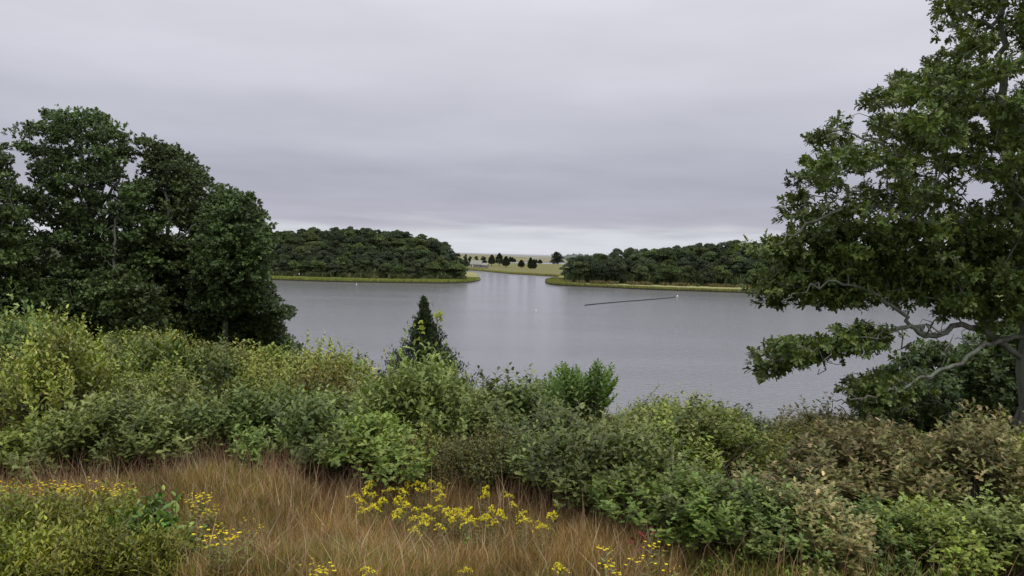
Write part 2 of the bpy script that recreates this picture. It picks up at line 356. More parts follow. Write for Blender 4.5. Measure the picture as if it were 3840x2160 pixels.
def ridge(name, pxs, Y, hs, thick, mat):
    V = []; n = 90
    t = np.linspace(0, 1, n); px = np.interp(t, np.linspace(0, 1, len(pxs)), pxs); h = np.interp(t, np.linspace(0, 1, len(hs)), hs)
    h = h*(1+.10*np.sin(t*57)+.07*np.sin(t*131+1))
    prof_ = [(0, 0), (.2, .7), (.5, 1), (.8, .7), (1, 0)]
    for a, b in prof_:
        yy = Y+a*thick; V.append(np.stack([(px-CX)/F*Y, np.full(n, yy), h*b-.2], 1))
    V = np.concatenate(V); ii = (np.arange(4)[:, None]*n+np.arange(n-1)[None]).ravel()
    return tag(link(name, mesh_np(name, V, [np.stack([ii, ii+1, ii+n+1, ii+n], 1)], smooth=True), mat), kind='structure')
ridge('dune', [300, 3600], 6200, [7, 9, 8, 5, 5, 4, 5], 300, M['dune'])
ridge('headland', [2098, 2330], 2500, [2, 17, 19, 17, 16, 15, 14], 160, M['headland'])

# wooded hills behind the two marshes
def hill(name, pxs, hs, Yf, Yr, Yb):
    n = 60; V = []; px = np.linspace(pxs[0], pxs[-1], n); h = np.interp(px, pxs, hs)
    for a, b in ((0, 0.55), (.04, .75), (.25, .28), (.5, .58), (.75, .85), (1, 1), (1.5, .6), (2, .4)):
        y = Yf+(Yr-Yf)*a if a <= 1 else Yr+(Yb-Yr)*(a-1)
        V.append(np.stack([(px-CX)/F*y, np.full(n, y), np.full(n, b) if a < .1 else .75+(h-.75)*b], 1))
    V = np.concatenate(V); ii = (np.arange(7)[:, None]*n+np.arange(n-1)[None]).ravel()
    return tag(link(name, mesh_np(name, V, [np.stack([ii, ii+1, ii+n+1, ii+n], 1)], smooth=True), M['forest_floor']), kind='structure')
HL = ([-500, 300, 900, 1000, 1290, 1500, 1600, 1660, 1690, 1720, 1738], [14, 14, 16, 17, 20, 18, 15.5, 12, 7, 2.5, .9])
HRt = ([2122, 2160, 2280, 2380, 2554, 2740, 2900, 4300], [.9, 4, 7.2, 10.2, 12.5, 15.5, 15, 14])
hill('hill', *HL, 345, 405, 470); hill('hill', *HRt, 356, 415, 480)
def hill_z(H, Yf, Yr, px, y):
    a = (y-Yf)/(Yr-Yf); return .75+(np.interp(px, *H)-.75)*np.interp(a, [0.04, .25, .5, .75, 1, 1.5, 2], [0, .28, .58, .85, 1, .6, .4])

# sandy path along the right shore
pp = smooth_path(np.array([onz(a, b, .5) for a, b in [(2085, 1053), (2110, 1056), (2140, 1059.5), (2200, 1062.5), (2280, 1065.5), (2420, 1071), (2600, 1078), (2800, 1086)]]), 60)
tn = unit(np.gradient(pp, axis=0)); sd_ = np.stack([-tn[:, 1], tn[:, 0], tn[:, 2]*0], 1); wd = np.interp(np.arange(60), [0, 4, 10, 59], [.3, 2.4, 1.5, .6])[:, None]
V = np.concatenate([pp-sd_*wd, pp+sd_*wd]); V[:, 2] = .53; ii = np.arange(59)
tag(link('path', mesh_np('path', V, [np.stack([ii, ii+1, ii+61, ii+60], 1)]), M['sand']), kind='structure')

# marsh grass standing on the shores: too many blades to count
def tuft_field(name, P, Z, h, cols, wd, label, cat):
    n = len(P); C = pal(n, cols, .18)
    lean = rng.normal(0, .22, (n, 2)); hh = h*(.6+.7*rng.random(n)); a = rng.random(n)*math.pi
    s = np.stack([np.cos(a), np.sin(a), np.zeros(n)], 1)*(wd*(.6+.8*rng.random(n)))[:, None]
    B = np.c_[P, np.broadcast_to(Z, n)]; Tp = B+np.c_[lean*hh[:, None], hh]
    Md = B+np.c_[lean*hh[:, None]*.3, hh*.55]
    V = np.stack([B-s, B+s, Md+s*.9, Md-s*.9, Tp], 1).reshape(-1, 3); k = np.arange(n)*5
    o = link(name, mesh_np(name, V, [np.stack([k, k+1, k+2, k+3], 1), np.stack([k+3, k+2, k+4], 1)], np.repeat(C, 5, 0)), M['grass'])
    return tag(o, label, cat, kind='stuff')
def shore_pts(line, n, depth, lo=0.2):
    P = smooth_path(W(line), 400); seg = np.linalg.norm(np.diff(P, axis=0), axis=1); c = np.concatenate([[0], np.cumsum(seg)])
    u = rng.random(n)*c[-1]; x = np.interp(u, c, P[:, 0]); y = np.interp(u, c, P[:, 1]); dd = lo+depth*rng.random(n)**1.5
    tx = np.interp(u, c, np.gradient(P[:, 0])); ty = np.interp(u, c, np.gradient(P[:, 1])); nn = unit(np.stack([-ty, tx], 1))
    return np.stack([x, y], 1)+nn*dd[:, None]
GREEN_M = [(.21, .26, .055), (.16, .21, .045), (.26, .27, .08)]
tuft_field('marsh_grass', shore_pts(left_front[2:], 26000, 17), .48, .75, GREEN_M, .14, 'bright yellow-green cordgrass fringing the shore with the bench', 'grass')
tuft_field('marsh_grass', shore_pts([(2072, 1047)]+right_front[:-1], 22000, 9), .48, .7, [(.19, .235, .05), (.17, .19, .055), (.25, .24, .09)], .14, 'bright yellow-green cordgrass fringing the shore with the sandy path', 'grass')
pr = np.stack([rng.uniform(mfw[0, 0], mfw[-1, 0]*1.1, 9000), 0*np.arange(9000)], 1); pr[:, 1] = front_y(pr[:, 0])+.5+14*rng.random(9000)**1.6
tuft_field('marsh_grass', pr, .5, .7, [(.24, .27, .06), (.30, .28, .10)], .2, 'olive cordgrass along the bank below the boathouse', 'grass')
# rough edge growth under the woods
def edge_pts(p0, p1, Yf, dep, n):
    px = rng.uniform(p0, p1, n); y = Yf+rng.uniform(-dep, 3, n); return np.stack([(px-CX)/F*y, y], 1)
patchy = lambda P: P[(np.sin(P[:, 0]*.35)+np.sin(P[:, 0]*.83+1)+.8*np.sin(P[:, 0]*2.1+2)+rng.normal(0, .5, len(P))) > .25]
tuft_field('shore_growth', patchy(edge_pts(300, 1745, 346, 6, 16000)), .55, 1.9, [(.05, .07, .03), (.08, .095, .04), (.10, .10, .045)], .5, 'dark rough growth at the foot of the wood behind the bench', 'undergrowth')
tuft_field('shore_growth', patchy(edge_pts(2118, 3800, 356, 9, 14000)), .5, 1.3, [(.16, .13, .06), (.10, .11, .04), (.20, .16, .08)], .3, 'brownish rough growth at the foot of the wood behind the sandy path', 'undergrowth')

nu = 9000; upx = rng.uniform(2120, 3900, nu); uy = rng.uniform(358, 418, nu); ux = (upx-CX)/F*uy
tuft_field('underwood', np.stack([ux, uy], 1), hill_z(HRt, 356, 415, upx, uy)-.2, 3.6, [(.05, .07, .03), (.07, .09, .035), (.09, .11, .04)], .8, 'dark underwood covering the hill behind the sandy path', 'undergrowth')
nu = 7000; upx = rng.uniform(500, 1735, nu); uy = rng.uniform(347, 408, nu); ux = (upx-CX)/F*uy
tuft_field('underwood', np.stack([ux, uy], 1), hill_z(HL, 345, 405, upx, uy)-.2, 3.2, [(.05, .07, .03), (.07, .09, .035), (.09, .11, .04)], .8, 'dark underwood covering the hill behind the bench', 'undergrowth')
# ------------------------------------------------------------------ far trees
def far_tree_meshes(seed, flat=.8, lobes=14, nl=3200, lsize=.42, cols=((.03, .055, .018), (.05, .08, .028), (.04, .065, .022)), trunk=.32, low=1.5):
    """unit: 9 m tall, about 7 m wide"""
    r = np.random.default_rng(seed); b = Bag(); per = nl//lobes
    for i in range(lobes):
        a = r.random()*6.28; rad = 2.5*math.sqrt(r.random()); zt = 1-.5*(rad/2.9)**2
        c = np.array([rad*math.cos(a), rad*math.sin(a), low+((7.5-low)*r.random()**.8)*zt]); R = r.uniform(1.0, 1.7)*(.8 if rad < 1 else 1)
        u = unit(r.normal(0, 1, (per, 3))); u[:, 2] = np.abs(u[:, 2])*.9+u[:, 2]*.1
        P = c+u*np.array([R, R, R*flat])*(.8+.28*r.random((per, 1)))
        d = unit(u*.5+r.normal(0, .6, (per, 3))); nn = u+np.array([0, 0, .5])+r.normal(0, .35, (per, 3))
        b.add(*leaves(P, d, nn, lsize*(.7+.6*r.random(per)), pal(per, cols, .12, r)*r.uniform(.75, 1.3), KITE, 1.2))
    tips = [np.array([r.normal(0, 1.6), r.normal(0, 1.6), r.uniform(4, 6.5)]) for _ in range(5)]
    st = np.array([0, 0, 2.6]); segs0 = [np.array([0, 0, -.6])]+[st]*5; segs1 = [st]+tips
    Vt, Ft = tubes(np.array(segs0), np.array(segs1), np.array([.2]+[.12]*5), np.array([.15]+[.04]*5), 5)
    return b.mesh('crown'), mesh_np('trunk', Vt, [Ft])
HAZED_GREENS = [((.050, .078, .034), (.068, .100, .042), (.080, .110, .044)), ((.055, .080, .040), (.075, .098, .054)), ((.072, .112, .036), (.088, .122, .044)), ((.040, .060, .034), (.058, .080, .044))]  # far-wood greens, lightened in the colour itself to stand in for haze
def far_kind(seed, label, group, lean=False, **k):
    c, t = far_tree_meshes(seed, **k); e = empty('oak_tree', (0, -500, -50), label, 'tree', group)
    o = link('crown', c, M['far_leaf'], e); o['kind'] = 'stuff'; link('trunk', t, M['dark_bark'], e); return e
protos = [far_kind(100+i, 'round-crowned green oak', 'x', cols=HAZED_GREENS[i % 4], flat=(.75, .9, .65, .8)[i % 4], lobes=(14, 11, 17, 13)[i % 4]) for i in range(8)]
def bush_pts(p0, p1, Yf, Yr, n, mind, r):
    pts = []
    for _ in range(n*60):
        if len(pts) >= n: break
        px = r.uniform(p0, p1); y = Yf+(Yr-Yf)*r.random(); x = (px-CX)/F*y
        if all((x-q[0])**2*1.0+((y-q[1])*.8)**2 > mind*mind for q in pts): pts.append((x, y, px))
    return pts
r6 = random.Random(6)
def wood(H, Yf, Yr, p0, p1, n, mind, hmin, hmax, labs, group, lim):
    global protos
    for x, y, px in bush_pts(p0, p1, Yf, Yr+10, n, mind, r6):
        z = float(hill_z(H, Yf, Yr, px, y)); h = r6.uniform(hmin, hmax)
        top = HC+(952+(px-1920)*.0262-prof(lim, px))/F*y+r6.uniform(-.6, .5)
        if z+h > top: h = max(top-z, 3.5)
        s = h/9.0; sx = max(s, .8)*r6.uniform(1.0, 1.28)
        k = 0 if y < Yf+12 else (2 if y > Yr-15 else 1)
        copy_thing(r6.choice(protos), (x, y, z-.1), r6.random()*6.28, (sx, sx, s), labs[k]+next(t for lim_, t in WHERE if px < lim_), group)
WHERE = [(975, ', screened by the bank-top oaks'), (1200, ', straight past the rounded pond-end oak'), (1450, ', behind the white markers'), (1620, ', inland of the bench'), (1800, ', at the point by the channel'), (2260, ', at the tip by the channel mouth'), (2480, ', near its channel end'), (2860, ', past the float line'), (9999, ', screened by the great oak')]
LIM_L = [(-500, 850), (1000, 862), (1060, 860), (1120, 852), (1165, 840), (1200, 853), (1250, 845), (1290, 840), (1400, 850), (1500, 855), (1600, 870), (1660, 890), (1690, 915), (1715, 935), (1738, 985)]
LIM_R = [(2110, 990), (2125, 965), (2149, 935), (2198, 930), (2222, 946), (2240, 938), (2274, 926), (2310, 925), (2327, 914), (2376, 912), (2397, 908), (2442, 922), (2477, 915), (2554, 905), (2617, 901), (2740, 887), (2816, 900), (3200, 890), (4300, 900)]
for P0_, P1_, N_, MD_ in ((975, 1728, 152, 4.3), (620, 975, 10, 9.5)): wood(HL, 347, 405, P0_, P1_, N_, MD_, 7.5, 9.5,
     ['shore-edge oak of the wood behind the bench', 'hillside oak of the wood behind the bench', 'skyline oak of the wood behind the bench'], 'oaks of the wood behind the bench', LIM_L)
for P0_, P1_, N_, MD_ in ((2126, 2860, 84, 5.2), (2860, 3800, 38, 8)): wood(HRt, 358, 415, P0_, P1_, N_, MD_, 9.0, 12,
     ['shore-edge oak of the wood behind the sandy path', 'hillside oak of the wood behind the sandy path', 'skyline oak of the wood behind the sandy path'], 'oaks of the wood behind the sandy path', LIM_R)
for pe in protos:
    for ch in list(pe.children): bpy.data.objects.remove(ch)
    bpy.data.objects.remove(pe)

def conifer_meshes(seed, H=8, Rr=2.6, n=2600, ls=.38, waist=.25, cols=((.030, .044, .024), (.044, .060, .032), (.052, .058, .036)), bare=1.0):
    r = np.random.default_rng(seed); t = r.random(n)**.8
    rad = Rr*np.interp(t, [0, .12, waist+.1, .7, 1], [.6, .95, 1, .66, .08])
    a = r.random(n)*6.28; lump = 1+.16*np.sin(a*3+t*17+seed)+.1*np.sin(a*5-t*29)
    q = rad*lump*np.sqrt(r.uniform(.45, 1, n))
    u = np.stack([np.cos(a), np.sin(a), np.zeros(n)], 1)
    P = u*q[:, None]; P[:, 2] = bare+(H-bare)*t
    d = u*.7+np.array([0, 0, .8])+r.normal(0, .35, (n, 3)); b = Bag()
    b.add(*leaves(P, d, u+r.normal(0, .4, (n, 3))+np.array([0, 0, .3]), ls*(.6+.7*r.random(n)), pal(n, cols, .2, r), KITE, 1.0))
    V, Fq, T = polytube([(0, 0, -.5), (0, 0, bare), (0, 0, H*.8)], [.34, .3, .04], 6)
    return b.mesh('crown'), mesh_np('trunk', V, [Fq, T])
def conifer(px, py, top, wpx, label, seed, name='cedar_tree', cat='tree', group=None, Y=None, bare=.9, waist=.25, zf=mead_z, ls=.75, **k):
    p = hit(px, py, zf, 300, 1400, 2500) if Y is None else at(px, py, Y)
    if Y is not None: p[2] = zf(p[0], p[1])
    H = (p[2]*0 + (HC-p[2]) - (top-(952+(px-1920)*.0262))/F*p[1])
    e = empty(name, p, label, cat, group); c, t = conifer_meshes(seed, H, wpx/2/F*p[1], ls=ls, bare=bare, waist=waist, **k)
    o = link('crown', c, M['cedar'], e); o['kind'] = 'stuff'; link('trunk', t, M['dark_bark'], e); return e
conifer(1843.5, 998, 957.5, 25, 'dark cedar with a gap in its crown, first beyond the boathouse wing', 1, bare=1.8)
conifer(1872, 997, 951, 28, 'tallest dark cedar on the meadow beyond the boathouse', 2, bare=1.8)
conifer(1897, 1003, 963, 25, 'dark cedar with a short thick trunk, nearest the channel bank', 3, bare=1.2)
conifer(1913, 984, 964, 13, 'slim dark cedar tip behind the three meadow cedars', 4, bare=.4)
conifer(1921, 984, 966, 13, 'dark cedar at the water edge behind the three meadow cedars', 5, bare=.3)
conifer(1929.5, 984, 971.5, 10, 'smallest dark cedar at the water edge behind the three meadow cedars', 6, bare=.3)
conifer(1954.5, 1005, 977, 23, 'short plump cedar standing alone in the middle of the meadow', 7, bare=.8)
conifer(1989, 1008, 968, 19, 'taller half of a twin cedar on the meadow', 8, bare=.2)
conifer(2002, 1008, 975, 19, 'broader half of a twin cedar on the meadow', 9, bare=.2)
conifer(2011, 988, 975, 9, 'small cedar tip behind the twin cedar', 10, bare=.2)
conifer(2025, 989, 975, 16, 'low bushy cedar beside the far water band', 11, bare=.2)
def round_tree(px, py, top, wpx, label, seed, zf=mead_z, Y=None, name='oak_tree', cols=((.030, .044, .024), (.042, .058, .030)), lobes=16, ls=.5, low=.6):
    p = hit(px, py, zf, 300, 1400, 2500) if Y is None else at(px, py, Y)
    if Y is not None: p[2] = zf(p[0], p[1])
    H = (HC-p[2])-(top-(952+(px-1920)*.0262))/F*p[1]; s = H/8.6; sx = wpx/F*p[1]/7.6
    e = empty(name, p, label, 'tree'); c, t = far_tree_meshes(seed, cols=cols, lobes=lobes, lsize=ls, low=low)
    o = link('crown', c, M['far_leaf'], e); o['kind'] = 'stuff'; link('trunk', t, M['dark_bark'], e); e.scale = (sx, sx, s); return e
round_tree(2089, 992, 940, 56, 'large round dark oak standing alone before the far water', 41, lobes=34, Y=900, low=.2)
round_tree(1745, 1004, 952, 24, 'dark tree just off the channel end of the wood behind the bench', 42, Y=640)
round_tree(1764, 1002, 953, 20, 'dark pine-like tree directly behind the wingless end of the boathouse', 43, Y=655)
round_tree(1786, 1000, 956, 20, 'dark tree behind the boathouse roof ridge', 44, Y=665)
round_tree(1814, 1000, 957, 24, 'broken-topped dark tree behind the boathouse wing', 45, Y=670)
round_tree(1752, 1008, 975, 20, 'low dark shrubby tree off the wingless end of the boathouse', 46, Y=622)

# ------------------------------------------------------------------ boathouse
def gable(e, pre, x0, x1, d, z0, wall, rise):
    y0, y1, ym = -d/2, d/2, 0
    V = [(x0, y0, z0), (x1, y0, z0), (x1, y1, z0), (x0, y1, z0), (x0, y0, z0+wall), (x1, y0, z0+wall), (x1, y1, z0+wall), (x0, y1, z0+wall), (x0, ym, z0+wall+rise), (x1, ym, z0+wall+rise)]
    me = bpy.data.meshes.new(pre+'wall'); me.from_pydata(V, [], [(0, 1, 5, 4), (1, 2, 6, 9, 5), (2, 3, 7, 6), (3, 0, 4, 8, 7), (3, 2, 1, 0)]); link(pre+'wall', me, M['shingle'], e)
    o = .3; k = rise/(d/2); th = .16; roofs = []
    for s in (-1, 1):
        a = (x0-o, s*(d/2+o), z0+wall-k*o+.06); b_ = (x1+o, s*(d/2+o), z0+wall-k*o+.06); c = (x1+o, 0, z0+wall+rise+.06); dd = (x0-o, 0, z0+wall+rise+.06)
        Vt = [a, b_, c, dd]+[(p[0], p[1], p[2]+th) for p in (a, b_, c, dd)]
        me = bpy.data.meshes.new('roof'); me.from_pydata(Vt, [], [(0, 1, 2, 3), (7, 6, 5, 4), (0, 4, 5, 1), (1, 5, 6, 2), (2, 6, 7, 3), (3, 7, 4, 0)]); ro = link('roof', me, M['roof'], e); roofs.append(ro)
    for xx in (x0-o-.08, x1+o+.02):                     # pale rake boards
        for s in (-1, 1):
            V = [(xx, s*(d/2+o), z0+wall-k*o-.08), (xx+.06, s*(d/2+o), z0+wall-k*o-.08), (xx+.06, 0, z0+wall+rise-.08), (xx, 0, z0+wall+rise-.08)]
            V += [(p[0], p[1], p[2]+.34) for p in V]
            me = bpy.data.meshes.new('rake_board'); me.from_pydata(V, [], [(0, 1, 2, 3), (7, 6, 5, 4), (0, 4, 5, 1), (1, 5, 6, 2), (2, 6, 7, 3), (3, 7, 4, 0)]); link('rake_board', me, M['trim'], roofs[(s+1)//2])
def box(name, x0, x1, y0, y1, z0, z1, mat, e):
    V = [(x, y, z) for z in (z0, z1) for x, y in ((x0, y0), (x1, y0), (x1, y1), (x0, y1))]
    me = bpy.data.meshes.new(name); me.from_pydata(V, [], [(3, 2, 1, 0), (4, 5, 6, 7), (0, 1, 5, 4), (1, 2, 6, 5), (2, 3, 7, 6), (3, 0, 4, 7)]); return link(name, me, mat, e)
bp = at(1787, 1001.5, 612); bp[2] = float(mead_z(bp[0], bp[1]))
bh = empty('boathouse', bp, 'weathered grey shingled boathouse with a lower wing, raised on posts', 'boathouse'); bh.rotation_euler = (0, 0, R_(-14))
gable(bh, '', -4.2, 4.0, 6.5, .9, 2.5, 2.7); gable(bh, 'wing_', 4.35, 9.0, 5.2, .7, 1.9, 1.6)
box('eave_board', -4.45, 4.25, -3.74, -3.66, 3.0, 3.28, M['trim'], bh)
box('corner_board', -4.3, -4.1, -3.35, -3.27, .9, 3.1, M['trim'], bh)
box('door', -2.7, -1.7, -3.33, -3.26, .95, 2.9, M['grey_wood'], bh)
for x in (-3.6, -1.2, 1.2, 3.5):
    for y in (-2.9, 2.7): box('post', x-.14, x+.14, y-.14, y+.14, -.6, .9, M['dark_bark'], bh)
for x in (5.0, 8.5):
    for y in (-2.2, 2.1): box('post', x-.14, x+.14, y-.14, y+.14, -.6, .7, M['dark_bark'], bh)

# ------------------------------------------------------------------ small things on the water and the marsh
def lathe(profile, k=10):
    V = []; th = np.arange(k)/k*2*math.pi
    for r_, z in profile: V += [(r_*math.cos(t), r_*math.sin(t), z) for t in th]
    n = len(profile); i = np.arange(k); j = (i+1) % k; q = np.stack([i, j, j+k, i+k], 1)
    return np.array(V), (q[None]+(np.arange(n-1)*k)[:, None, None]).reshape(-1, 4)
buoyV = lathe([(.01, -.25), (.25, -.2), (.36, 0), (.33, .2), (.2, .36), (.07, .42), (.06, .6), (.01, .62)])
def buoy(px, py, label, s=1.0):
    p = onz(px, py); o = link('mooring_buoy', mesh_np('mooring_buoy', buoyV[0]*s, [buoyV[1]], smooth=True), M['white'], None, p); return tag(o, label, 'buoy', 'white buoys on the pond')
buoy(2010, 1165, 'small white buoy alone on open water in front of the channel', .4)
buoy(1337, 1067, 'small white buoy in the dark reflection below the wood behind the bench', .6)
# floating line of black floats
a_, b_ = onz(2193, 1145.5), onz(2538, 1115)
bl = empty('floating_boom', (a_+b_)/2, 'long dark line of floats stretched across the pond toward the wood with the sandy path', 'boom')
tt = np.linspace(0, 1, 30); dirv = (b_-a_); perp = unit(np.array([-dirv[1], dirv[0], 0]))
path = np.array([a_+dirv*t+perp*(.9*math.sin(t*6)*.5+1.6*max(0, t-.85)*5*(t-.85)*5) for t in tt])-(a_+b_)/2; path[:, 2] = .05
V, Fq, T = polytube(path, np.full(30, .07), 5); link('rope', mesh_np('rope', V, [Fq, T]), M['black'], bl)
fl = lathe([(.01, -.75), (.15, -.72), (.17, 0), (.15, .72), (.01, .75)], 8); flm = mesh_np('float', fl[0][:, [2, 0, 1]], [fl[1]], smooth=True)
for i in range(42):
    t = (i+.5)/42*28.999; k = int(t); q = path[k]+(path[k+1]-path[k])*(t-k); dv = path[k+1]-path[k]
    o = link('float', flm, M['black'], bl, (q[0], q[1], .06)); o.rotation_euler = (0, 0, math.atan2(dv[1], dv[0])); o.scale = (1, 1+.25*r6.random(), 1+.3*r6.random())
e_ = onz(2540, 1110.5); tag(link('mooring_buoy', mesh_np('mooring_buoy', buoyV[0]*.7, [buoyV[1]], smooth=True), M['white'], None, e_), 'white buoy at the far end of the dark float line', 'buoy', 'white buoys on the pond')
tag(link('marker_stake', mesh_np('marker_stake', *[(v, [f, t]) for v, f, t in [polytube([(0, 0, -.8), (.02, 0, .5), (.05, 0, 1.3)], [.06, .05, .03], 6)]][0]), M['dark_bark'], None, onz(1623, 1146)), 'thin dark stake standing in the water beyond the cedar', 'stake')
for px, py, lab in ((1122, 1033, 'small white marker on a short post far from the bench on the wooded marsh'), (1387, 1028, 'small white marker on a short post nearer the bench on the wooded marsh')):
    p = onz(px, py+3, .5); e = empty('marker_post', p, lab, 'marker')
    V, Fq, T = polytube([(0, 0, -.3), (0, 0, .9)], [.05, .05], 6); link('post', mesh_np('post', V, [Fq, T]), M['grey_wood'], e)
    V, Fq = lathe([(.01, .75), (.22, .82), (.27, 1.02), (.2, 1.22), (.01, 1.28)]); link('marker_ball', mesh_np('marker_ball', V, [Fq], smooth=True), M['white'], e)
p = onz(1555, 1044, .5); e = empty('bench', p, 'low pale wooden bench on the marsh near the point', 'bench')
box('bench_top', -1.1, 1.1, -.3, .3, .85, .95, M['grey_wood'], e)
for x in (-.6, .6): box('leg', x-.06, x+.06, -.2, .2, -.1, .85, M['grey_wood'], e)

# ------------------------------------------------------------------ near trees grown from clumps
def in_poly(x, y, P):
    c = False; n = len(P); j = n-1
    for i in range(n):
        if ((P[i][1] > y) != (P[j][1] > y)) and x < (P[j][0]-P[i][0])*(y-P[i][1])/(P[j][1]-P[i][1]+1e-9)+P[i][0]: c = not c
        j = i
    return c
def edge_dist(x, y, P):
    A = np.asarray(P, float); B = np.roll(A, -1, 0); d = B-A; t = np.clip(((x-A[:, 0])*d[:, 0]+(y-A[:, 1])*d[:, 1])/np.maximum((d**2).sum(1), 1e-6), 0, 1)
    return float(np.min(np.hypot(A[:, 0]+t*d[:, 0]-x, A[:, 1]+t*d[:, 1]-y)))
def sample_clumps(polys, Yc, dep, n, mind, r, gaps=(), inset=0):
    pts = []
    allx = [q[0] for P in polys for q in P]; ally = [q[1] for P in polys for q in P]
    cx = (min(allx)+max(allx))/2; hw = (max(allx)-min(allx))/2; cy = (min(ally)+max(ally))/2; hh = (max(ally)-min(ally))/2
    arr = np.zeros((0, 3))
    for _ in range(n*200):
        if len(pts) >= n: break
        px = r.uniform(min(allx), max(allx)); py = r.uniform(min(ally), max(ally))
        if not any(in_poly(px, py, P) for P in polys): continue
        if any((px-gx)**2+(py-gy)**2 < gr*gr for gx, gy, gr in gaps): continue
        if inset and max(edge_dist(px, py, P) for P in polys if in_poly(px, py, P)) < inset*r.uniform(.5, 1.1): continue
        rr = min(1, math.hypot((px-cx)/hw, (py-cy)/hh)); D = dep*math.sqrt(max(.12, 1-rr*rr))
        p = at(px, py, Yc+r.uniform(-D, D)*1.0)
        if len(arr) and np.min(((arr-p)**2).sum(1)) < mind*mind: continue
        pts.append(p); arr = np.array(pts)
    return np.array(pts)
def grow(skel, clumps, r, wob=.12, step=.5, sag=0.0):
    """connect every clump to the nearest branch; returns nodes, parents, is_skeleton"""
    N = []; par = []; pl = []
    for pi, (path, start) in enumerate(skel):
        prev = start
        for p in path:
            N.append(np.array(p)); par.append(prev if prev is not None else -1); pl.append(0 if prev is None else pl[prev]+np.linalg.norm(N[prev]-N[-1]) if prev is not None and prev >= 0 else 0); prev = len(N)-1
    n0 = len(N); arr = np.array(N)
    d0 = np.array([np.min(np.linalg.norm(arr-c, axis=1)) for c in clumps])
    tips = []
    for ci in np.argsort(d0):
        c = clumps[ci]; A = np.array(N); P_ = np.array(pl); dist = np.linalg.norm(A-c, axis=1)
        below = np.maximum(0, A[:, 2]-c[2])
        k = int(np.argmin(dist+.18*P_+.5*below)); s = A[k]; L_ = dist[k]; m = max(2, int(L_/step)); prev = k
        for i in range(1, m+1):
            t = i/m; q = s+(c-s)*t+np.array([0, 0, .12*L_*math.sin(t*math.pi)])+(r.normal(0, wob*step, 3) if i < m else 0)
            N.append(q); par.append(prev); pl.append(pl[prev]+L_/m); prev = len(N)-1
        tips.append(prev)
    return np.array(N), np.array(par), n0, tips
def tree_twigs(N, par, n0, tips, rt=.010, pw=.46, cap=.05):
    cnt = np.zeros(len(N))
    for t in tips:
        k = t
        while k >= n0: cnt[k] += 1; k = par[k]
    k = np.arange(n0, len(N)); rad = np.minimum(rt*np.maximum(cnt, 1)**pw, cap)
    r0 = np.where(par[k] >= n0, rad[par[k]], rad[k]*1.1)
    return tubes(N[par[k]], N[k], np.minimum(r0, rad[k]*1.6), rad[k], 5)
def clump_leaves(bag, cl, R, nros, k, size, cols, T, r, flat=.55, cv=.22, width=1.0):
    for c in cl:
        u = unit(r.normal(0, 1, (nros, 3))); q = R*r.uniform(.7, 1.25)
        P = c+u*np.array([q, q, q*flat])*(r.random((nros, 1))**.4)
        ax = u*np.array([1, 1, .5])+np.array([0, 0, .35])
        cl_v = np.full(nros, 1+cv*r.standard_normal()).clip(.6, 1.5)
        bag.add(*rosettes(P, ax, k, size, cols, T, cl_v, r=r, width=width))
def big_tree(label, base_px, Y, skel_px, polys, dep, n, mind, R, nros, k, lsize, cols, T, seed, gaps=(), name='oak_tree', width=1.0, limb_r=(.2, .12), rt=.012, ground=None, mat='tree_leaf', group=None, bare=None, cv=.3, extra=None, inset=0):
    r = np.random.default_rng(seed)
    b0 = at(*base_px, Y); b0[2] = float(gz(b0[0], b0[1]))-.15 if ground is None else ground
    e = empty(name, b0, label, 'tree', group)
    skel = []; nn = 0; meshes = []
    for i, (pts, start, r0, r1) in enumerate(skel_px):
        W_ = [at(px, py, Y+dy) for px, py, dy in pts]
        if i == 0: W_ = [b0]+W_
        path = smooth_path(np.array(W_), 5*len(W_)); path[1:-1] += r.normal(0, .035, path[1:-1].shape)
        if start is not None:
            A = np.array([p for P, s in skel for p in P]); s_idx = int(np.argmin(np.linalg.norm(A-path[0], axis=1))); path[0] = A[s_idx]; pass_ = path[1:]
        else: s_idx = None; pass_ = path
        skel.append((list(pass_), s_idx)); meshes.append((path, np.linspace(r0, r1, len(path)), 'trunk' if start is None else 'limb'))
    cl = sample_clumps(polys, Y, dep, n, mind, r, gaps, inset)
    if extra: cl = np.concatenate([cl]+[sample_clumps([q], Y+dy_, .5, n_, .18, r) for q, dy_, n_ in extra])
    allc = cl if not bare else np.concatenate([cl]+[sample_clumps([q], Y-1.8, .9, 55, .12, r) for q in bare])
    N, par, n0, tips = grow(skel, allc, r)
    for path, rad, nm in meshes:
        if nm == 'trunk': rad = rad.copy(); rad[0] *= 1.5; rad[1] *= 1.15
        V, Fq, T_ = polytube(path-b0, rad, 9); ob = link(nm, mesh_np(nm, V, [Fq, T_], smooth=True), M['bark'], e if nm == 'trunk' else trunk_o)
        if nm == 'trunk': trunk_o = ob
    V, Fq = tree_twigs(N, par, n0, tips, rt, cap=.016 if bare else .05); o = link('twigs', mesh_np('twigs', V-b0, [Fq]), M['bark'], e); o['kind'] = 'stuff'
    bag = Bag(); clump_leaves(bag, cl-b0, R, nros, k, lsize, cols, T, r, width=width, cv=cv)
    o = link('crown', bag.mesh('crown'), M[mat], e); o['kind'] = 'stuff'
    return e
OAKC = [(.048, .078, .022), (.078, .108, .026), (.060, .092, .024), (.125, .135, .028)]
OAKR = [(.060, .100, .024), (.085, .130, .028), (.072, .115, .026), (.120, .150, .030)]
OAKL = [(.040, .068, .022), (.055, .088, .026), (.070, .104, .028)]
OAKD = [(.042, .072, .026), (.062, .098, .028), (.080, .115, .030)]
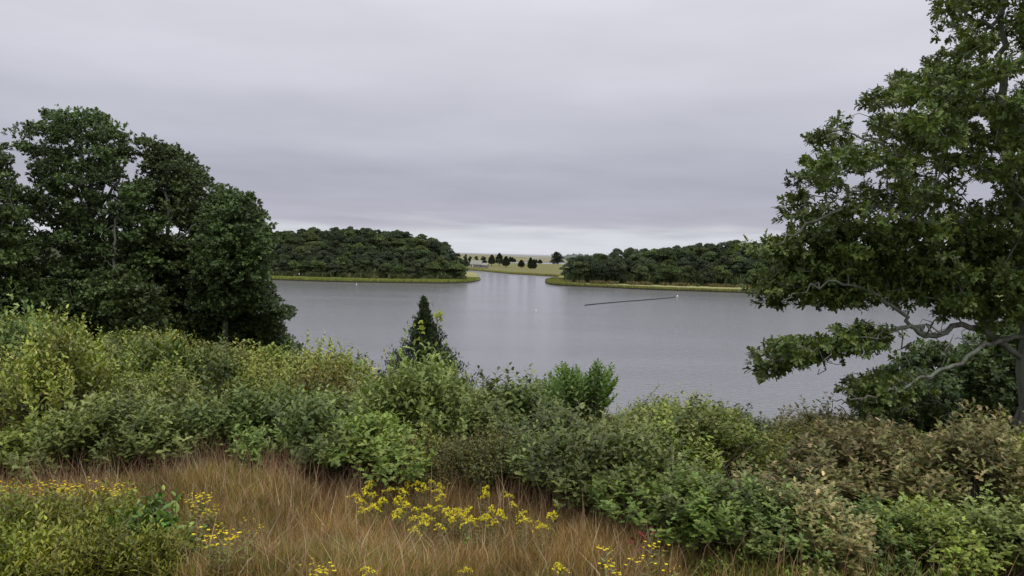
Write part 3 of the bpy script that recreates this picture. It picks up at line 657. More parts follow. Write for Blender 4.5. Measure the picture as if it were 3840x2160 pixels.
# the great oak on the right
poly_main = [(3560, -250), (3500, 60), (3480, 110), (3510, 190), (3400, 250), (3250, 290), (3235, 350), (3130, 400), (3070, 460), (3030, 560), (2975, 650), (2940, 770), (2850, 890), (2810, 970), (2820, 1120), (2850, 1180), (2960, 1130), (3060, 1160), (3200, 1180), (3330, 1120), (3500, 1180), (3700, 1240), (4000, 1200), (4600, 1200), (4800, 700), (4600, 0), (4300, -450), (3900, -600)]
poly_low = [(2840, 1350), (2930, 1280), (3060, 1275), (3200, 1235), (3380, 1240), (3230, 1300), (3060, 1330), (2900, 1385), (2850, 1390)]
poly_tail = [(3160, 1470), (3330, 1420), (3520, 1370), (3480, 1470), (3380, 1560), (3200, 1560), (3090, 1530)]
poly_bare = [(2960, 1340), (3080, 1300), (3300, 1230), (3600, 1180), (3700, 1330), (3400, 1330), (3100, 1380), (2980, 1400)]
skelR = [([(3850, 1500, 0), (3850, 1250, 0), (3830, 950, .1), (3780, 640, .6), (3750, 330, .8), (3760, 40, .6), (3790, -300, .3)], None, .165, .035),
         ([(3800, 1330, 0), (3640, 1220, -.6), (3480, 1260, -1.0), (3380, 1230, -1.1), (3200, 1270, -1.3), (3040, 1300, -1.5), (2900, 1360, -1.6)], 0, .06, .012),
         ([(3815, 1260, 0), (3700, 1290, -1.2), (3560, 1375, -1.9), (3420, 1430, -2.3), (3300, 1480, -2.5), (3190, 1500, -2.6)], 0, .042, .010),
         ([(3480, 1255, -1.0), (3390, 1190, -.9), (3270, 1100, -1), (3100, 1060, -1.1), (2930, 1130, -1.2)], 0, .042, .012),
         ([(3800, 1000, .1), (3650, 850, -.8), (3450, 830, -1.2), (3250, 770, -1.3), (3060, 830, -1.3), (2900, 920, -1.2)], 0, .055, .012),
         ([(3745, 640, 0), (3600, 590, -.7), (3430, 600, -1.0), (3250, 520, -.9), (3110, 480, -.7)], 0, .045, .012),
         ([(3715, 400, 0), (3600, 330, -.3), (3450, 300, -.2), (3330, 310, 0)], 0, .05, .012),
         ([(3720, 100, .3), (3620, 60, 0), (3560, 0, 0)], 0, .04, .012),
         ([(3790, 900, .1), (3950, 700, .6), (4150, 500, .8), (4350, 350, 1)], 0, .08, .02),
         ([(3810, 1200, 0), (4050, 1000, -.5), (4300, 950, -.8), (4550, 900, -1)], 0, .08, .02)]
gapsR = [(3634, 708, 75), (3745, 190, 50), (3700, 480, 45), (3780, 330, 40), (3560, 900, 40), (3480, 640, 45), (3220, 900, 35), (3270, 640, 30), (3150, 720, 26), (3420, 720, 34), (3560, 800, 34), (3130, 880, 30), (3100, 560, 30), (3330, 500, 25), (3760, 560, 35), (3600, 540, 28), (3760, 830, 35), (3640, 1000, 20), (3330, 330, 30), (3380, 400, 20)]
big_tree('tall lichen-barked oak with long limbs reaching out over the pond', (3840, 1740), 14.5, skelR, [poly_main, poly_low], 2.6, 880, .27, .36, 16, 7, .108, OAKR, OAK, 11, gaps=gapsR, inset=32, cv=.22, bare=[poly_tail, poly_bare], rt=.006, extra=[([(2830, 900), (3000, 820), (3300, 850), (3840, 780), (3840, 1210), (3600, 1210), (3330, 1110), (3000, 1160), (2900, 1150)], -.6, 130), (poly_low, -1.5, 30), ([(3180, 1450), (3330, 1400), (3460, 1420), (3420, 1500), (3250, 1530)], -1.9, 14)])
big_tree('low straggling oak with drooping lichen twigs behind the great oak trunk', (3560, 1640), 19.0,
         [([(3550, 1560, 0), (3520, 1500, 0), (3480, 1460, 0)], None, .07, .03), ([(3520, 1500, 0), (3400, 1490, 0), (3260, 1480, -.3)], 0, .035, .012)],
         [[(3190, 1460), (3300, 1400), (3440, 1380), (3560, 1420), (3600, 1520), (3480, 1580), (3340, 1570), (3220, 1520)]], 1.3, 60, .3, .34, 12, 7, .13, OAKD, OAK, 12)
# dark trees behind it, lower on the slope
for i, (bx, lab, P, Y, nn) in enumerate([
        (3420, 'dark dense oak behind the drooping branches of the great oak', [(3250, 1640), (3280, 1480), (3380, 1330), (3500, 1290), (3620, 1320), (3680, 1500), (3640, 1660), (3400, 1690)], 26, 130),
        (3720, 'dark dense oak half hidden by the great oak trunk', [(3540, 1660), (3560, 1420), (3640, 1260), (3780, 1200), (3920, 1250), (4000, 1450), (3960, 1680), (3700, 1700)], 24, 150),
        (4150, 'dark oak on the slope beyond the great oak trunk', [(3920, 1600), (3960, 1300), (4100, 1150), (4300, 1200), (4400, 1450), (4300, 1650)], 26, 120)]):
    big_tree(lab, (bx, 1700), Y, [([(bx+10, 1600, 0), (bx-10, 1480, 0), (bx+20, 1380, 0)], None, .13, .05), ([(bx, 1560, 0), (bx-120, 1450, -.3)], 0, .06, .02), ([(bx, 1520, 0), (bx+130, 1420, .4)], 0, .06, .02)],
             [P], 2.2, nn, .42, .55, 22, 7, .16, OAKD, KITE, 30+i, width=1.3)
# the group of oaks on the left shoulder
def left_oak(lab, bx, Y, P, sk, n, seed, gaps=(), cols=OAKL, dep=3.4):
    big_tree(lab, (bx, 1260), Y, sk, [P], dep, int(n*1.15), .56, .66, 46, 7, .125, cols, KITE, seed, gaps=gaps, width=1.25, rt=.016, inset=24, cv=.24)
left_oak('tallest broad oak of the bank-top clump', 305, 36, [(40, 480), (110, 440), (180, 400), (240, 392), (345, 395), (440, 440), (500, 510), (510, 580), (560, 660), (600, 800), (630, 960), (640, 1120), (600, 1290), (250, 1300), (40, 1280), (20, 930), (40, 760), (90, 640)],
         [([(305, 1150, 0), (312, 1000, 0), (325, 860, .1), (340, 700, 0), (330, 540, 0)], None, .17, .05), ([(320, 920, 0), (230, 760, -.5), (150, 620, -.4)], 0, .09, .03), ([(325, 850, .1), (430, 700, .3), (480, 580, .2)], 0, .09, .03), ([(340, 700, 0), (300, 560, -.8), (240, 450, -.5)], 0, .06, .02)],
         290, 51, gaps=[(205, 755, 26), (290, 740, 22), (275, 535, 22), (330, 480, 18), (120, 610, 26), (330, 700, 16)])
left_oak('oak with pale forked limbs in the bank-top clump', 600, 37.5, [(530, 520), (580, 505), (650, 535), (720, 590), (780, 660), (800, 760), (830, 900), (820, 1040), (740, 1200), (680, 1290), (520, 1290), (500, 900), (560, 740), (520, 640)],
         [([(598, 1120, 0), (600, 1010, -.6), (618, 930, -1.5), (628, 850, -2.2), (630, 760, -1.8), (610, 640, -.8)], None, .16, .05), ([(616, 935, -1.5), (670, 895, -2.6), (740, 830, -2.8)], 0, .075, .025), ([(628, 850, -2.2), (660, 780, -2.2), (700, 700, -1.5)], 0, .06, .02)],
         210, 52, gaps=[(615, 745, 26), (640, 880, 55), (690, 880, 40), (740, 815, 24), (520, 790, 20), (580, 780, 18)], dep=2.8)
left_oak('rounded oak at the pond end of the bank-top clump', 850, 34, [(810, 700), (860, 690), (930, 720), (985, 800), (1005, 900), (1000, 1000), (1005, 1090), (1100, 1140), (1110, 1190), (1040, 1200), (960, 1165), (860, 1190), (740, 1200), (720, 1060), (740, 900), (780, 800)],
         [([(845, 1160, 0), (850, 1040, 0), (870, 920, .2), (870, 800, 0)], None, .14, .04), ([(850, 1050, 0), (940, 980, -.5), (990, 900, -.5)], 0, .06, .02), ([(848, 1100, 0), (960, 1140, -.8), (1060, 1150, -1)], 0, .06, .015)],
         190, 53, dep=2.9)
left_oak('dark oak at the inland margin of the bank-top clump', -60, 33, [(-300, 620), (-180, 520), (-40, 500), (40, 560), (70, 680), (100, 860), (110, 1020), (80, 1270), (-200, 1270), (-340, 950)],
         [([(-60, 1130, 0), (-50, 950, 0), (-70, 760, 0)], None, .16, .05), ([(-52, 960, 0), (20, 820, -.5), (40, 700, -.4)], 0, .07, .02), ([(-55, 900, 0), (-180, 760, .3)], 0, .07, .02)], 190, 54, cols=OAKD)
left_oak('slim oak trunk with sparse low foliage between the bank-top oaks', 424, 33, [(380, 1000), (480, 980), (580, 1070), (640, 1180), (660, 1300), (420, 1310), (320, 1200), (300, 1080)],
         [([(430, 1150, 0), (424, 1000, 0), (432, 880, 0), (440, 760, .3)], None, .085, .04), ([(424, 1010, 0), (380, 950, -.3)], 0, .03, .015)], 60, 55, cols=OAKD, dep=2)
left_oak('low spreading oak over the water gap below the bank-top clump', 930, 36, [(680, 1170), (800, 1140), (930, 1150), (1030, 1190), (1080, 1260), (1120, 1330), (1000, 1340), (860, 1330), (700, 1330), (660, 1240)],
         [([(930, 1265, 0), (925, 1240, 0), (930, 1200, 0)], None, .06, .03), ([(926, 1235, 0), (850, 1210, 0), (780, 1190, 0)], 0, .03, .012), ([(926, 1230, 0), (1010, 1215, 0), (1080, 1240, 0)], 0, .03, .012)], 120, 56, cols=OAKD, dep=2.2, gaps=[(830, 1205, 32), (900, 1200, 26), (760, 1215, 18)])
left_oak('low dark oak under the bank-top clump, beside the slim trunk', 180, 34, [(-60, 1020), (120, 1000), (260, 1040), (350, 1120), (380, 1300), (100, 1310), (-80, 1260)],
         [([(180, 1200, 0), (175, 1130, 0), (180, 1060, 0)], None, .08, .03), ([(176, 1130, 0), (80, 1080, 0)], 0, .04, .015), ([(176, 1130, 0), (260, 1080, 0)], 0, .04, .015)], 90, 57, cols=OAKD, dep=2.4)

# ------------------------------------------------------------------ red cedar in the centre
def red_cedar():
    Y = 27.0; top = at(1588, 1138, Y); b0 = at(1600, 1400, Y); b0[2] = float(gz(b0[0], b0[1]))-.1; H = top[2]-b0[2]; lean = np.array([top[0]-b0[0], 0, 0])
    e = empty('red_cedar', b0, 'pointed dark green red cedar rising above the shrubs in front of the pond', 'tree'); r = np.random.default_rng(77)
    bag = Bag(); p0, p1 = [], []
    n = 330
    for i in range(n):
        t = (i+.5)/n; t = t**.9; z = H*(.12+.88*t); a = i*2.39996+r.normal(0, .3)
        Rr = 1.72*np.interp(t, [0, .25, .45, .62, .80, .92, 1], [.95, 1.0, .74, .44, .19, .08, .01])*(.55+.6*r.random()**1.5+.12*(r.random() < .15))
        u = np.array([math.cos(a), math.sin(a), 0]); st = lean*(z/H)**2*1.0+np.array([0, 0, z-.30*Rr])
        en = st+u*Rr+np.array([0, 0, .34*Rr+.10]); p0.append(st); p1.append(en)
        m = int(26+62*Rr); tt = r.random(m)**.55
        P = st+(en-st)*tt[:, None]+np.array([0, 0, 1])*(.10*tt**2)[:, None]+r.normal(0, .018+.05*Rr, (m, 3))
        d = u*.6+np.array([0, 0, .9])+r.normal(0, .45, (m, 3))
        bag.add(*leaves(P, d, u+r.normal(0, .5, (m, 3)), .10*(.6+.8*r.random(m)), pal(m, [(.032, .054, .024), (.050, .074, .032), (.070, .092, .044)], .15, r)*(1+.2*r.standard_normal()), KITE, .75))
    V, Fq, T = polytube([np.zeros(3), lean*.25+np.array([0, 0, H*.5]), lean+np.array([0, 0, H*.98])], [.10, .06, .01], 7); link('trunk', mesh_np('trunk', V, [Fq, T]), M['twig'], e)
    V, Fq = tubes(np.array(p0), np.array(p1), .012, .004, 4); o = link('branches', mesh_np('branches', V, [Fq]), M['twig'], e); o['kind'] = 'stuff'
    o = link('crown', bag.mesh('crown'), M['cedar'], e); o['kind'] = 'stuff'
    for px, py, R, nn, lab in ((1646, 1188, .20, 26, 'upper'), (1580, 1228, .17, 14, 'lower')):
        c = at(px, py, Y-.75 if nn == 14 else Y-.3); bb = Bag(); P = r.normal(0, .5*R, (nn, 3))*np.array([.8, .6, 1.2])
        bb.add(*rosettes(P, np.tile([0, -.6, .6], (nn, 1))+r.normal(0, .4, (nn, 3)), 4, .10, [(.34, .42, .03), (.28, .38, .03)], OVAL, r=r))
        o = link('vine', bb.mesh('vine'), M['leaf'], None, c); tag(o, 'bright yellow-green vine sprig on the '+('right shoulder' if nn == 26 else 'face')+' of the red cedar', 'vine')
red_cedar()

# ------------------------------------------------------------------ shrubs
def shrub_meshes(seed, H, R, nshoot, per, size, cols, T, shoot=.35, poke=.10, splay=.9, upright=.55, flat=1.0, inner=.22, width=1.0, low=-.15, mounds=13):
    r = np.random.default_rng(seed); bag = Bag()
    nm = max(4, int(mounds)); mu = unit(r.normal(0, 1, (nm, 3))); mu[:, 2] = np.where(mu[:, 2] < low, -mu[:, 2], mu[:, 2]); mu[0] = (0, 0, 1)
    mr = r.uniform(.62, 1.0, nm)*(1-.25*(mu[:, 2] > .8)*(np.arange(nm) > 0)); C0 = np.array([0, 0, H*.36]); S0 = np.array([R, R, H*.60])
    mc = C0+mu*S0*mr[:, None]*.72; msz = r.uniform(.26, .42, nm)
    mi_ = r.integers(0, nm, nshoot); v = unit(r.normal(0, 1, (nshoot, 3))); v[:, 2] = np.where(v[:, 2] < -.1, -v[:, 2]*r.random(nshoot), v[:, 2])
    msz = msz*r.uniform(.85, 1.15, nm); fr = np.where(r.random(nshoot) < inner, r.uniform(.3, .8, nshoot), r.uniform(.88, 1.06, nshoot))
    tip = mc[mi_]+v*np.array([R, R, H*.75])*(msz[mi_]*fr)[:, None]; u = unit(v*.7+unit(tip-C0)*.5)
    tip[:, 2] = np.maximum(tip[:, 2], .12)
    pk = (r.random(nshoot) < poke) & (u[:, 2] > .35); tip[pk] += np.c_[r.normal(0, .05, (pk.sum(), 2)), r.uniform(.12, .42, pk.sum())*min(1, H/1.4)]
    ax = unit(u*(1-upright)+np.array([0, 0, upright])+r.normal(0, .2, u.shape)); ax[pk] = unit(np.array([0, 0, 1])+r.normal(0, .18, (pk.sum(), 3)))
    L_ = np.where(pk, shoot*1.35, shoot*(.7+.6*r.random(nshoot)))
    tone = ((1+.14*r.standard_normal(nshoot))*(1+.24*r.standard_normal(nm))[mi_]).clip(.5, 1.7)
    k = per; t = (np.arange(k)+.5)/k
    th = (np.arange(k)*2.39996)[None]+r.random((nshoot, 1))*6.28
    up = np.where(np.abs(ax[:, 2:3]) > .9, np.array([[1., 0, 0]]), np.array([[0, 0, 1.]])); a = unit(np.cross(ax, up)); b = np.cross(ax, a)
    sp = (splay*(1.15-.55*t))[None]*(1+r.normal(0, .18, (nshoot, k)))
    rv = a[:, None]*np.cos(th)[..., None]+b[:, None]*np.sin(th)[..., None]
    d = ax[:, None]*np.cos(sp)[..., None]+rv*np.sin(sp)[..., None]+np.array([0, 0, -.10])
    nr = ax[:, None]+np.array([0, 0, .6])+r.normal(0, .3, (nshoot, k, 3))
    P = tip[:, None]-ax[:, None]*((1-t)[None]*L_[:, None])[..., None]
    sz = size*(.65+.6*r.random((nshoot, k)))*(1.1-.45*t)[None]
    c = pal(nshoot*k, cols, .15, r)*np.repeat(tone, k)[:, None]
    bag.add(*leaves(P.reshape(-1, 3), d.reshape(-1, 3), nr.reshape(-1, 3), sz.ravel(), c, T, width))
    # stems
    base = tip-ax*L_[:, None]; ns = min(nshoot, 90); sel = r.permutation(nshoot)[:ns]
    root = np.c_[r.normal(0, R*.18, (ns, 2)), np.full(ns, -.12)]; mid = root*.5+base[sel]*.5+np.array([0, 0, .08*H])+r.normal(0, .05, (ns, 3))
    mid[:, :2] = root[:, :2]*.6+base[sel][:, :2]*.4
    p0 = np.concatenate([root, mid, base[sel]]); p1 = np.concatenate([mid, base[sel], tip[sel]])
    V, Fq = tubes(p0, p1, np.repeat([.014, .009, .005], ns), np.repeat([.009, .005, .002], ns), 4)
    return bag.mesh('foliage'), mesh_np('stems', V, [Fq])
KINDS = {}
def kind(key, name, nvar, cat='shrub', mat='leaf', **k):
    L_ = []
    for i in range(nvar):
        f, s = shrub_meshes(200+len(KINDS)*10+i, **k); f.materials.append(M[mat]); s.materials.append(M['twig']); L_.append((f, s))
    KINDS[key] = (name, L_, k['H'], k['R'], cat)
GG = [(.088, .132, .030), (.116, .160, .040), (.066, .104, .024), (.150, .186, .056)]
kind('oak', 'scrub_oak', 4, H=1.7, R=1.15, nshoot=460, per=9, size=.122, cols=GG, T=OAK)
kind('oakg', 'scrub_oak', 3, H=1.7, R=1.15, nshoot=460, per=9, size=.122, cols=[(.085, .14, .024), (.118, .172, .030), (.16, .20, .042)], T=OAK)
kind('oakt', 'scrub_oak', 3, H=1.7, R=1.15, nshoot=440, per=9, size=.122, cols=[(.14, .155, .05), (.20, .19, .07), (.11, .135, .045), (.27, .22, .10)], T=OAK)
kind('bay', 'bayberry_shrub', 3, H=1.7, R=1.15, nshoot=520, per=11, size=.085, cols=[(.13, .18, .030), (.175, .21, .04), (.10, .15, .025), (.20, .21, .06)], T=OVAL, upright=.65, poke=.14)
kind('huck', 'huckleberry_shrub', 3, H=1.1, R=.95, nshoot=520, per=11, size=.062, cols=[(.10, .125, .025), (.14, .15, .03), (.085, .11, .025), (.17, .15, .04)], T=OVAL, upright=.6)
kind('front', 'groundsel_shrub', 3, H=1.1, R=.62, nshoot=300, per=15, size=.10, cols=[(.125, .185, .022), (.165, .215, .028), (.225, .25, .04), (.165, .185, .03)], T=LANCE, upright=.85, splay=.75, poke=.2, shoot=.42, width=1.35, low=-.5)
kind('vine', 'broadleaf_vine', 2, H=.9, R=.42, nshoot=90, per=8, size=.125, cols=[(.075, .16, .026), (.105, .19, .035), (.15, .21, .045)], T=OVAL, upright=.4, splay=1.1, low=-.5)
kind('sprig', 'leafy_sprig', 2, cat='plant', H=.6, R=.3, nshoot=40, per=10, size=.09, cols=[(.13, .22, .03), (.18, .26, .04), (.10, .18, .03)], T=OVAL, upright=.8, splay=.9, low=-.4)
def put(key, x, y, H, R, label, group, rot=None):
    name, L_, h0, r0, cat = KINDS[key]; f, s = r6.choice(L_)
    e = empty(name, (x, y, float(gz(x, y))-.03), label, cat, group); e.rotation_euler = (0, 0, r6.random()*6.28); e.scale = (R/r0, R/r0, H/h0)
    o = link('foliage', f, None, e); o['kind'] = 'stuff'; o = link('stems', s, None, e); o['kind'] = 'stuff'; return e
TOP = [(-600, 1150), (0, 1165), (130, 1165), (200, 1230), (420, 1250), (600, 1210), (700, 1250), (900, 1290), (1100, 1270), (1180, 1310), (1400, 1370), (1560, 1340), (1680, 1330), (1760, 1440), (1960, 1430), (2060, 1440), (2340, 1560), (2480, 1510), (2700, 1540), (2900, 1550), (3050, 1590), (3150, 1490), (3300, 1600), (3560, 1640), (3700, 1580), (3840, 1640), (4600, 1640)]
BOT = [(-600, 1890), (0, 1890), (300, 1895), (520, 1880), (640, 1830), (760, 1790), (1000, 1820), (1120, 1890), (1300, 1925), (1500, 1920), (1700, 1905), (1900, 1935), (2080, 1965), (2200, 1950), (2460, 1980), (2540, 2080), (2700, 2150), (3000, 2280), (3840, 2400), (4600, 2450)]
def front_Y(px): return hit(px, prof(BOT, px), gz, 5, 60, 700)[1]
FY = [(q, front_Y(q)) for q in range(-600, 4700, 100)]
LOOK = {'oak': 'grey-green scrub oak', 'oakg': 'fresh green scrub oak', 'oakt': 'tan-tinged scrub oak', 'bay': 'yellow-green bayberry', 'huck': 'olive small-leaved huckleberry'}
MARKS = [(at(1600, 1400, 27), 'the red cedar'), (at(2180, 1640, 19), 'the feathery willow shrub'), (at(3840, 1740, 14.5), 'the great oak trunk'), (at(850, 1260, 34), 'the rounded pond-end oak'), (at(305, 1260, 36), 'the tallest clump oak'),
         (at(2492, 1970, 9.6), 'the crimson creeper'), (at(1560, 1880, 10.3), 'the goldenrod patch'), (at(250, 1830, 9), 'the small yellow flowers'), (at(3200, 2120, 7.4), 'the bright green sprigs'), (at(3450, 1640, 22), 'the drooping lichen-twigged oak')]
def shrub_label(key, x, y, h, edge):
    d = sorted((math.hypot(x-m[0][0], y-m[0][1]), m[1], m[0][1]) for m in MARKS); dist, nm, my = d[0]
    size = 'knee-high' if h < .8 else ('low' if h < 1.1 else ('waist-high' if h < 1.5 else ('tall' if h < 1.9 else 'towering')))
    if edge: where = 'at the dry grass rim near '+nm
    elif dist < 2.6: where = 'right beside '+nm
    elif y > my+1.2: where = 'between '+nm+' and the pond' if 'clump oak' not in nm and 'pond-end' not in nm else 'on the bank below '+nm
    elif y < my-1.2: where = 'on the slope up from '+nm
    else: where = 'level with '+nm+' on the slope'
    return size+' '+LOOK[key]+' '+where, LOOK[key]+' shrubs of the slope thicket'
placed = []
for px, py, h, key in [(2230, 1965, 1.4, 'oak'), (2400, 1990, 1.35, 'oak'), (2570, 2070, 1.0, 'oakg'), (2680, 2080, .9, 'oak'), (2850, 2110, .9, 'oak'), (3030, 2140, .95, 'oakt'), (3250, 2165, .9, 'oak'), (3480, 2180, .9, 'oakg'), (3710, 2180, .95, 'oak'),
        (330, 1835, 1.4, 'oak'), (570, 1815, 1.25, 'oak'), (130, 1830, 1.2, 'oakg'), (920, 1800, 1.4, 'oak'), (1150, 1845, 1.35, 'oak'), (1370, 1865, 1.3, 'oakg'), (1590, 1835, .9, 'huck'), (1740, 1840, .9, 'huck'), (1890, 1850, .95, 'huck'), (2060, 1890, 1.1, 'oak')]:
    p = hit(px, py, gz, 5.5, 30, 1500); lab, grp = shrub_label(key, p[0], p[1], h, True)
    put(key, p[0], p[1], h*r6.uniform(.95, 1.1), (.50+.42*h)*r6.uniform(.95, 1.1), lab, grp); placed.append((p[0], p[1], 1.15))
cand = []
for _ in range(60000):
    y = 6.6*(34/6.6)**r6.random(); px = r6.uniform(-420, 4260)
    cand.append(((px-CX)/F*y*1.0, y, px))
for x, y, px in cand:
    if len(placed) > 330: break
    fy = prof(FY, px); sp_ = (1.0+.034*y)*r6.uniform(.95, 1.5)
    if y < fy+.4: continue
    yl = 27 if px > 1000 else 31
    if y > yl: continue
    if (x-at(1600, 1400, 27)[0])**2+(y-27)**2 < .8: continue
    if (x-at(3840, 1740, 14.5)[0])**2+(y-14.5)**2 < .8: continue
    if any((x-a)**2+(y-b)**2 < (.5*(sp_+c))**2 for a, b, c in placed): continue
    lim = HC-(prof(TOP, px)-(952+(px-1920)*.0262)+r6.uniform(-15, 35))/F*y-float(gz(x, y))
    lim *= 1.16
    if lim < .55: continue
    u = r6.random(); edge = y < fy+1.9
    if px < 1050 and y > fy+2.2: key = 'bay' if u < .6 else ('oakg' if u < .85 else 'oak')
    elif px > 3050 and y < 18 and u < .55 and not edge: key = 'oakt'
    elif 1480 < px < 1980 and edge: key = 'huck' if u < .75 else 'oakg'
    else: key = 'oak' if u < .55 else ('oakg' if u < .8 else ('huck' if u < .92 else 'bay'))
    h = {'oak': 1.6, 'oakg': 1.7, 'oakt': 1.7, 'bay': 1.8, 'huck': 1.1}[key]*r6.choice((.62, .8, 1.0, 1.15, 1.3))
    if edge: h = min(h, 1.35*r6.uniform(.75, 1.15))
    if y > fy+4 and (y > 17 or px < 1000): h = min(lim, 3.1 if px < 1150 else 2.7)*r6.uniform(.75, 1.0)
    h = min(h, lim)
    if h < .5: continue
    rr = min(sp_*.82, .5+h*.6)*r6.uniform(.95, 1.15)
    lab, grp = shrub_label(key, x, y, h, edge)
    put(key, x, y, h, rr, lab, grp)
    placed.append((x, y, sp_))
print('shrubs', len(placed))
# foreground shrubs at the lower left
NL = 'bright green narrow-leaved shrub beside the small yellow flowers'; NC = 'bright green narrow-leaved shrub at the foot of the flower-edged thicket'
for px, py, Y, R, key, lab in [(40, 1835, 7.0, .62, 'front', NL), (200, 1840, 7.2, .6, 'front', NL), (340, 1830, 7.0, .55, 'front', NL), (470, 1830, 7.1, .5, 'front', NL),
        (580, 1825, 7.0, .36, 'vine', 'broad-leaved green vine over the rim of the foreground shrub'), (650, 1880, 6.9, .3, 'vine', 'drooping broad-leaved vine hanging toward the dry grass'), (520, 1840, 6.9, .4, 'vine', 'broad-leaved vine threaded through the foreground shrub'),
        (-20, 1930, 6.3, .5, 'front', NC), (130, 1960, 6.3, .5, 'front', NC), (280, 1950, 6.3, .5, 'front', NC), (430, 1950, 6.4, .45, 'front', NC), (560, 1950, 6.5, .42, 'front', NC),
        (650, 2000, 6.8, .36, 'front', 'low green shrub fading into the dry grass'), (700, 2080, 6.9, .3, 'front', 'low green shrub fading into the dry grass'), (-160, 1850, 6.8, .6, 'front', NC)]:
    p = at(px, py, Y); put(key, p[0], p[1], max(.45, p[2]-float(gz(p[0], p[1]))), R, lab, lab)
for px, py, Y in [(2690, 2110, 7.6), (2800, 2090, 7.7), (2960, 2120, 7.4), (3060, 2080, 7.5), (3120, 2100, 7.4), (3300, 2120, 7.3), (3420, 2110, 7.3), (3560, 2080, 7.4), (3620, 2110, 7.2), (3740, 2120, 7.2), (2440, 2110, 8.0)]:
    p = at(px, py, Y-.55); put('sprig', p[0], p[1], max(.35, p[2]-float(gz(p[0], p[1]))), .24, 'bright green leafy sprig at the foot of the great-oak-side thicket', 'sprigs before the thicket')
for px, py, Y in [(1260, 2120, 8.1), (1290, 2140, 8.0), (1750, 2120, 8.2), (850, 2080, 8.0), (1560, 1780, 11.6), (1650, 1790, 11.2), (1760, 1760, 11.6), (1840, 1800, 11.2), (1400, 1790, 11.6), (1950, 1800, 11.3), (2590, 1790, 9.8)]:
    p = at(px, py, Y); put('sprig', p[0], p[1], max(.3, p[2]-float(gz(p[0], p[1]))), .25, 'green leafy weed standing in the dry grass', 'weeds in the dry grass')

# the upright willow shrub
def willow():
    Y = 19.0; b0 = at(2180, 1640, Y); b0[2] = float(gz(b0[0], b0[1])); r = np.random.default_rng(91)
    e = empty('willow_shrub', b0, 'bright green willow shrub with upright feathery shoots above the thicket', 'shrub'); bag = Bag(); P0, P1, R0, R1 = [], [], [], []
    tops = [(2008+312*i/109+r.normal(0, 8), None) for i in range(110)]
    for px, _ in tops:
        edge = np.interp(px, [2020, 2060, 2090, 2140, 2200, 2235, 2300, 2330, 2350], [1460, 1400, 1372, 1372, 1395, 1362, 1375, 1425, 1480])
        c = at(px, edge-14+abs(r.normal(0, 60)), Y+r.uniform(-1.0, 1.0))-b0
        rt = np.array([c[0]*.3+r.normal(0, .1), c[1]*.4, 0]); md = rt*.45+c*.55+np.array([0, 0, .12]); md[:2] = rt[:2]*.6+c[:2]*.4
        pts = smooth_path(np.array([rt, md, c]), 7)
        P0 += list(pts[:-1]); P1 += list(pts[1:]); R0 += list(np.linspace(.014, .004, 6)); R1 += list(np.linspace(.012, .003, 6))
        dense = smooth_path(np.array([rt, md, c]), 60); k = 34; t = np.linspace(.3, 1, k); idx = (t*59).astype(int); P = dense[idx]; ax = unit(np.gradient(dense, axis=0))[idx]
        th = np.arange(k)*2.39996+r.random()*6; rv = np.stack([np.cos(th), np.sin(th), np.zeros(k)], 1)
        sp = np.linspace(1.15, .55, k)[:, None]; d = ax*np.cos(sp)+rv*np.sin(sp)
        bag.add(*leaves(P, d, ax+np.array([0, 0, .3]), .15*(.8+.4*r.random(k))*np.interp(t, [.38, .6, .9, 1], [.8, 1, .9, .5]), pal(k, [(.075, .15, .024), (.105, .185, .03), (.13, .205, .04)], .12, r), LANCE, 1.6))
    o = link('foliage', bag.mesh('foliage'), M['willow'], e); o['kind'] = 'stuff'
    V, Fq = tubes(np.array(P0), np.array(P1), np.array(R0), np.array(R1), 4); o = link('stems', mesh_np('stems', V, [Fq]), M['twig'], e); o['kind'] = 'stuff'
willow()

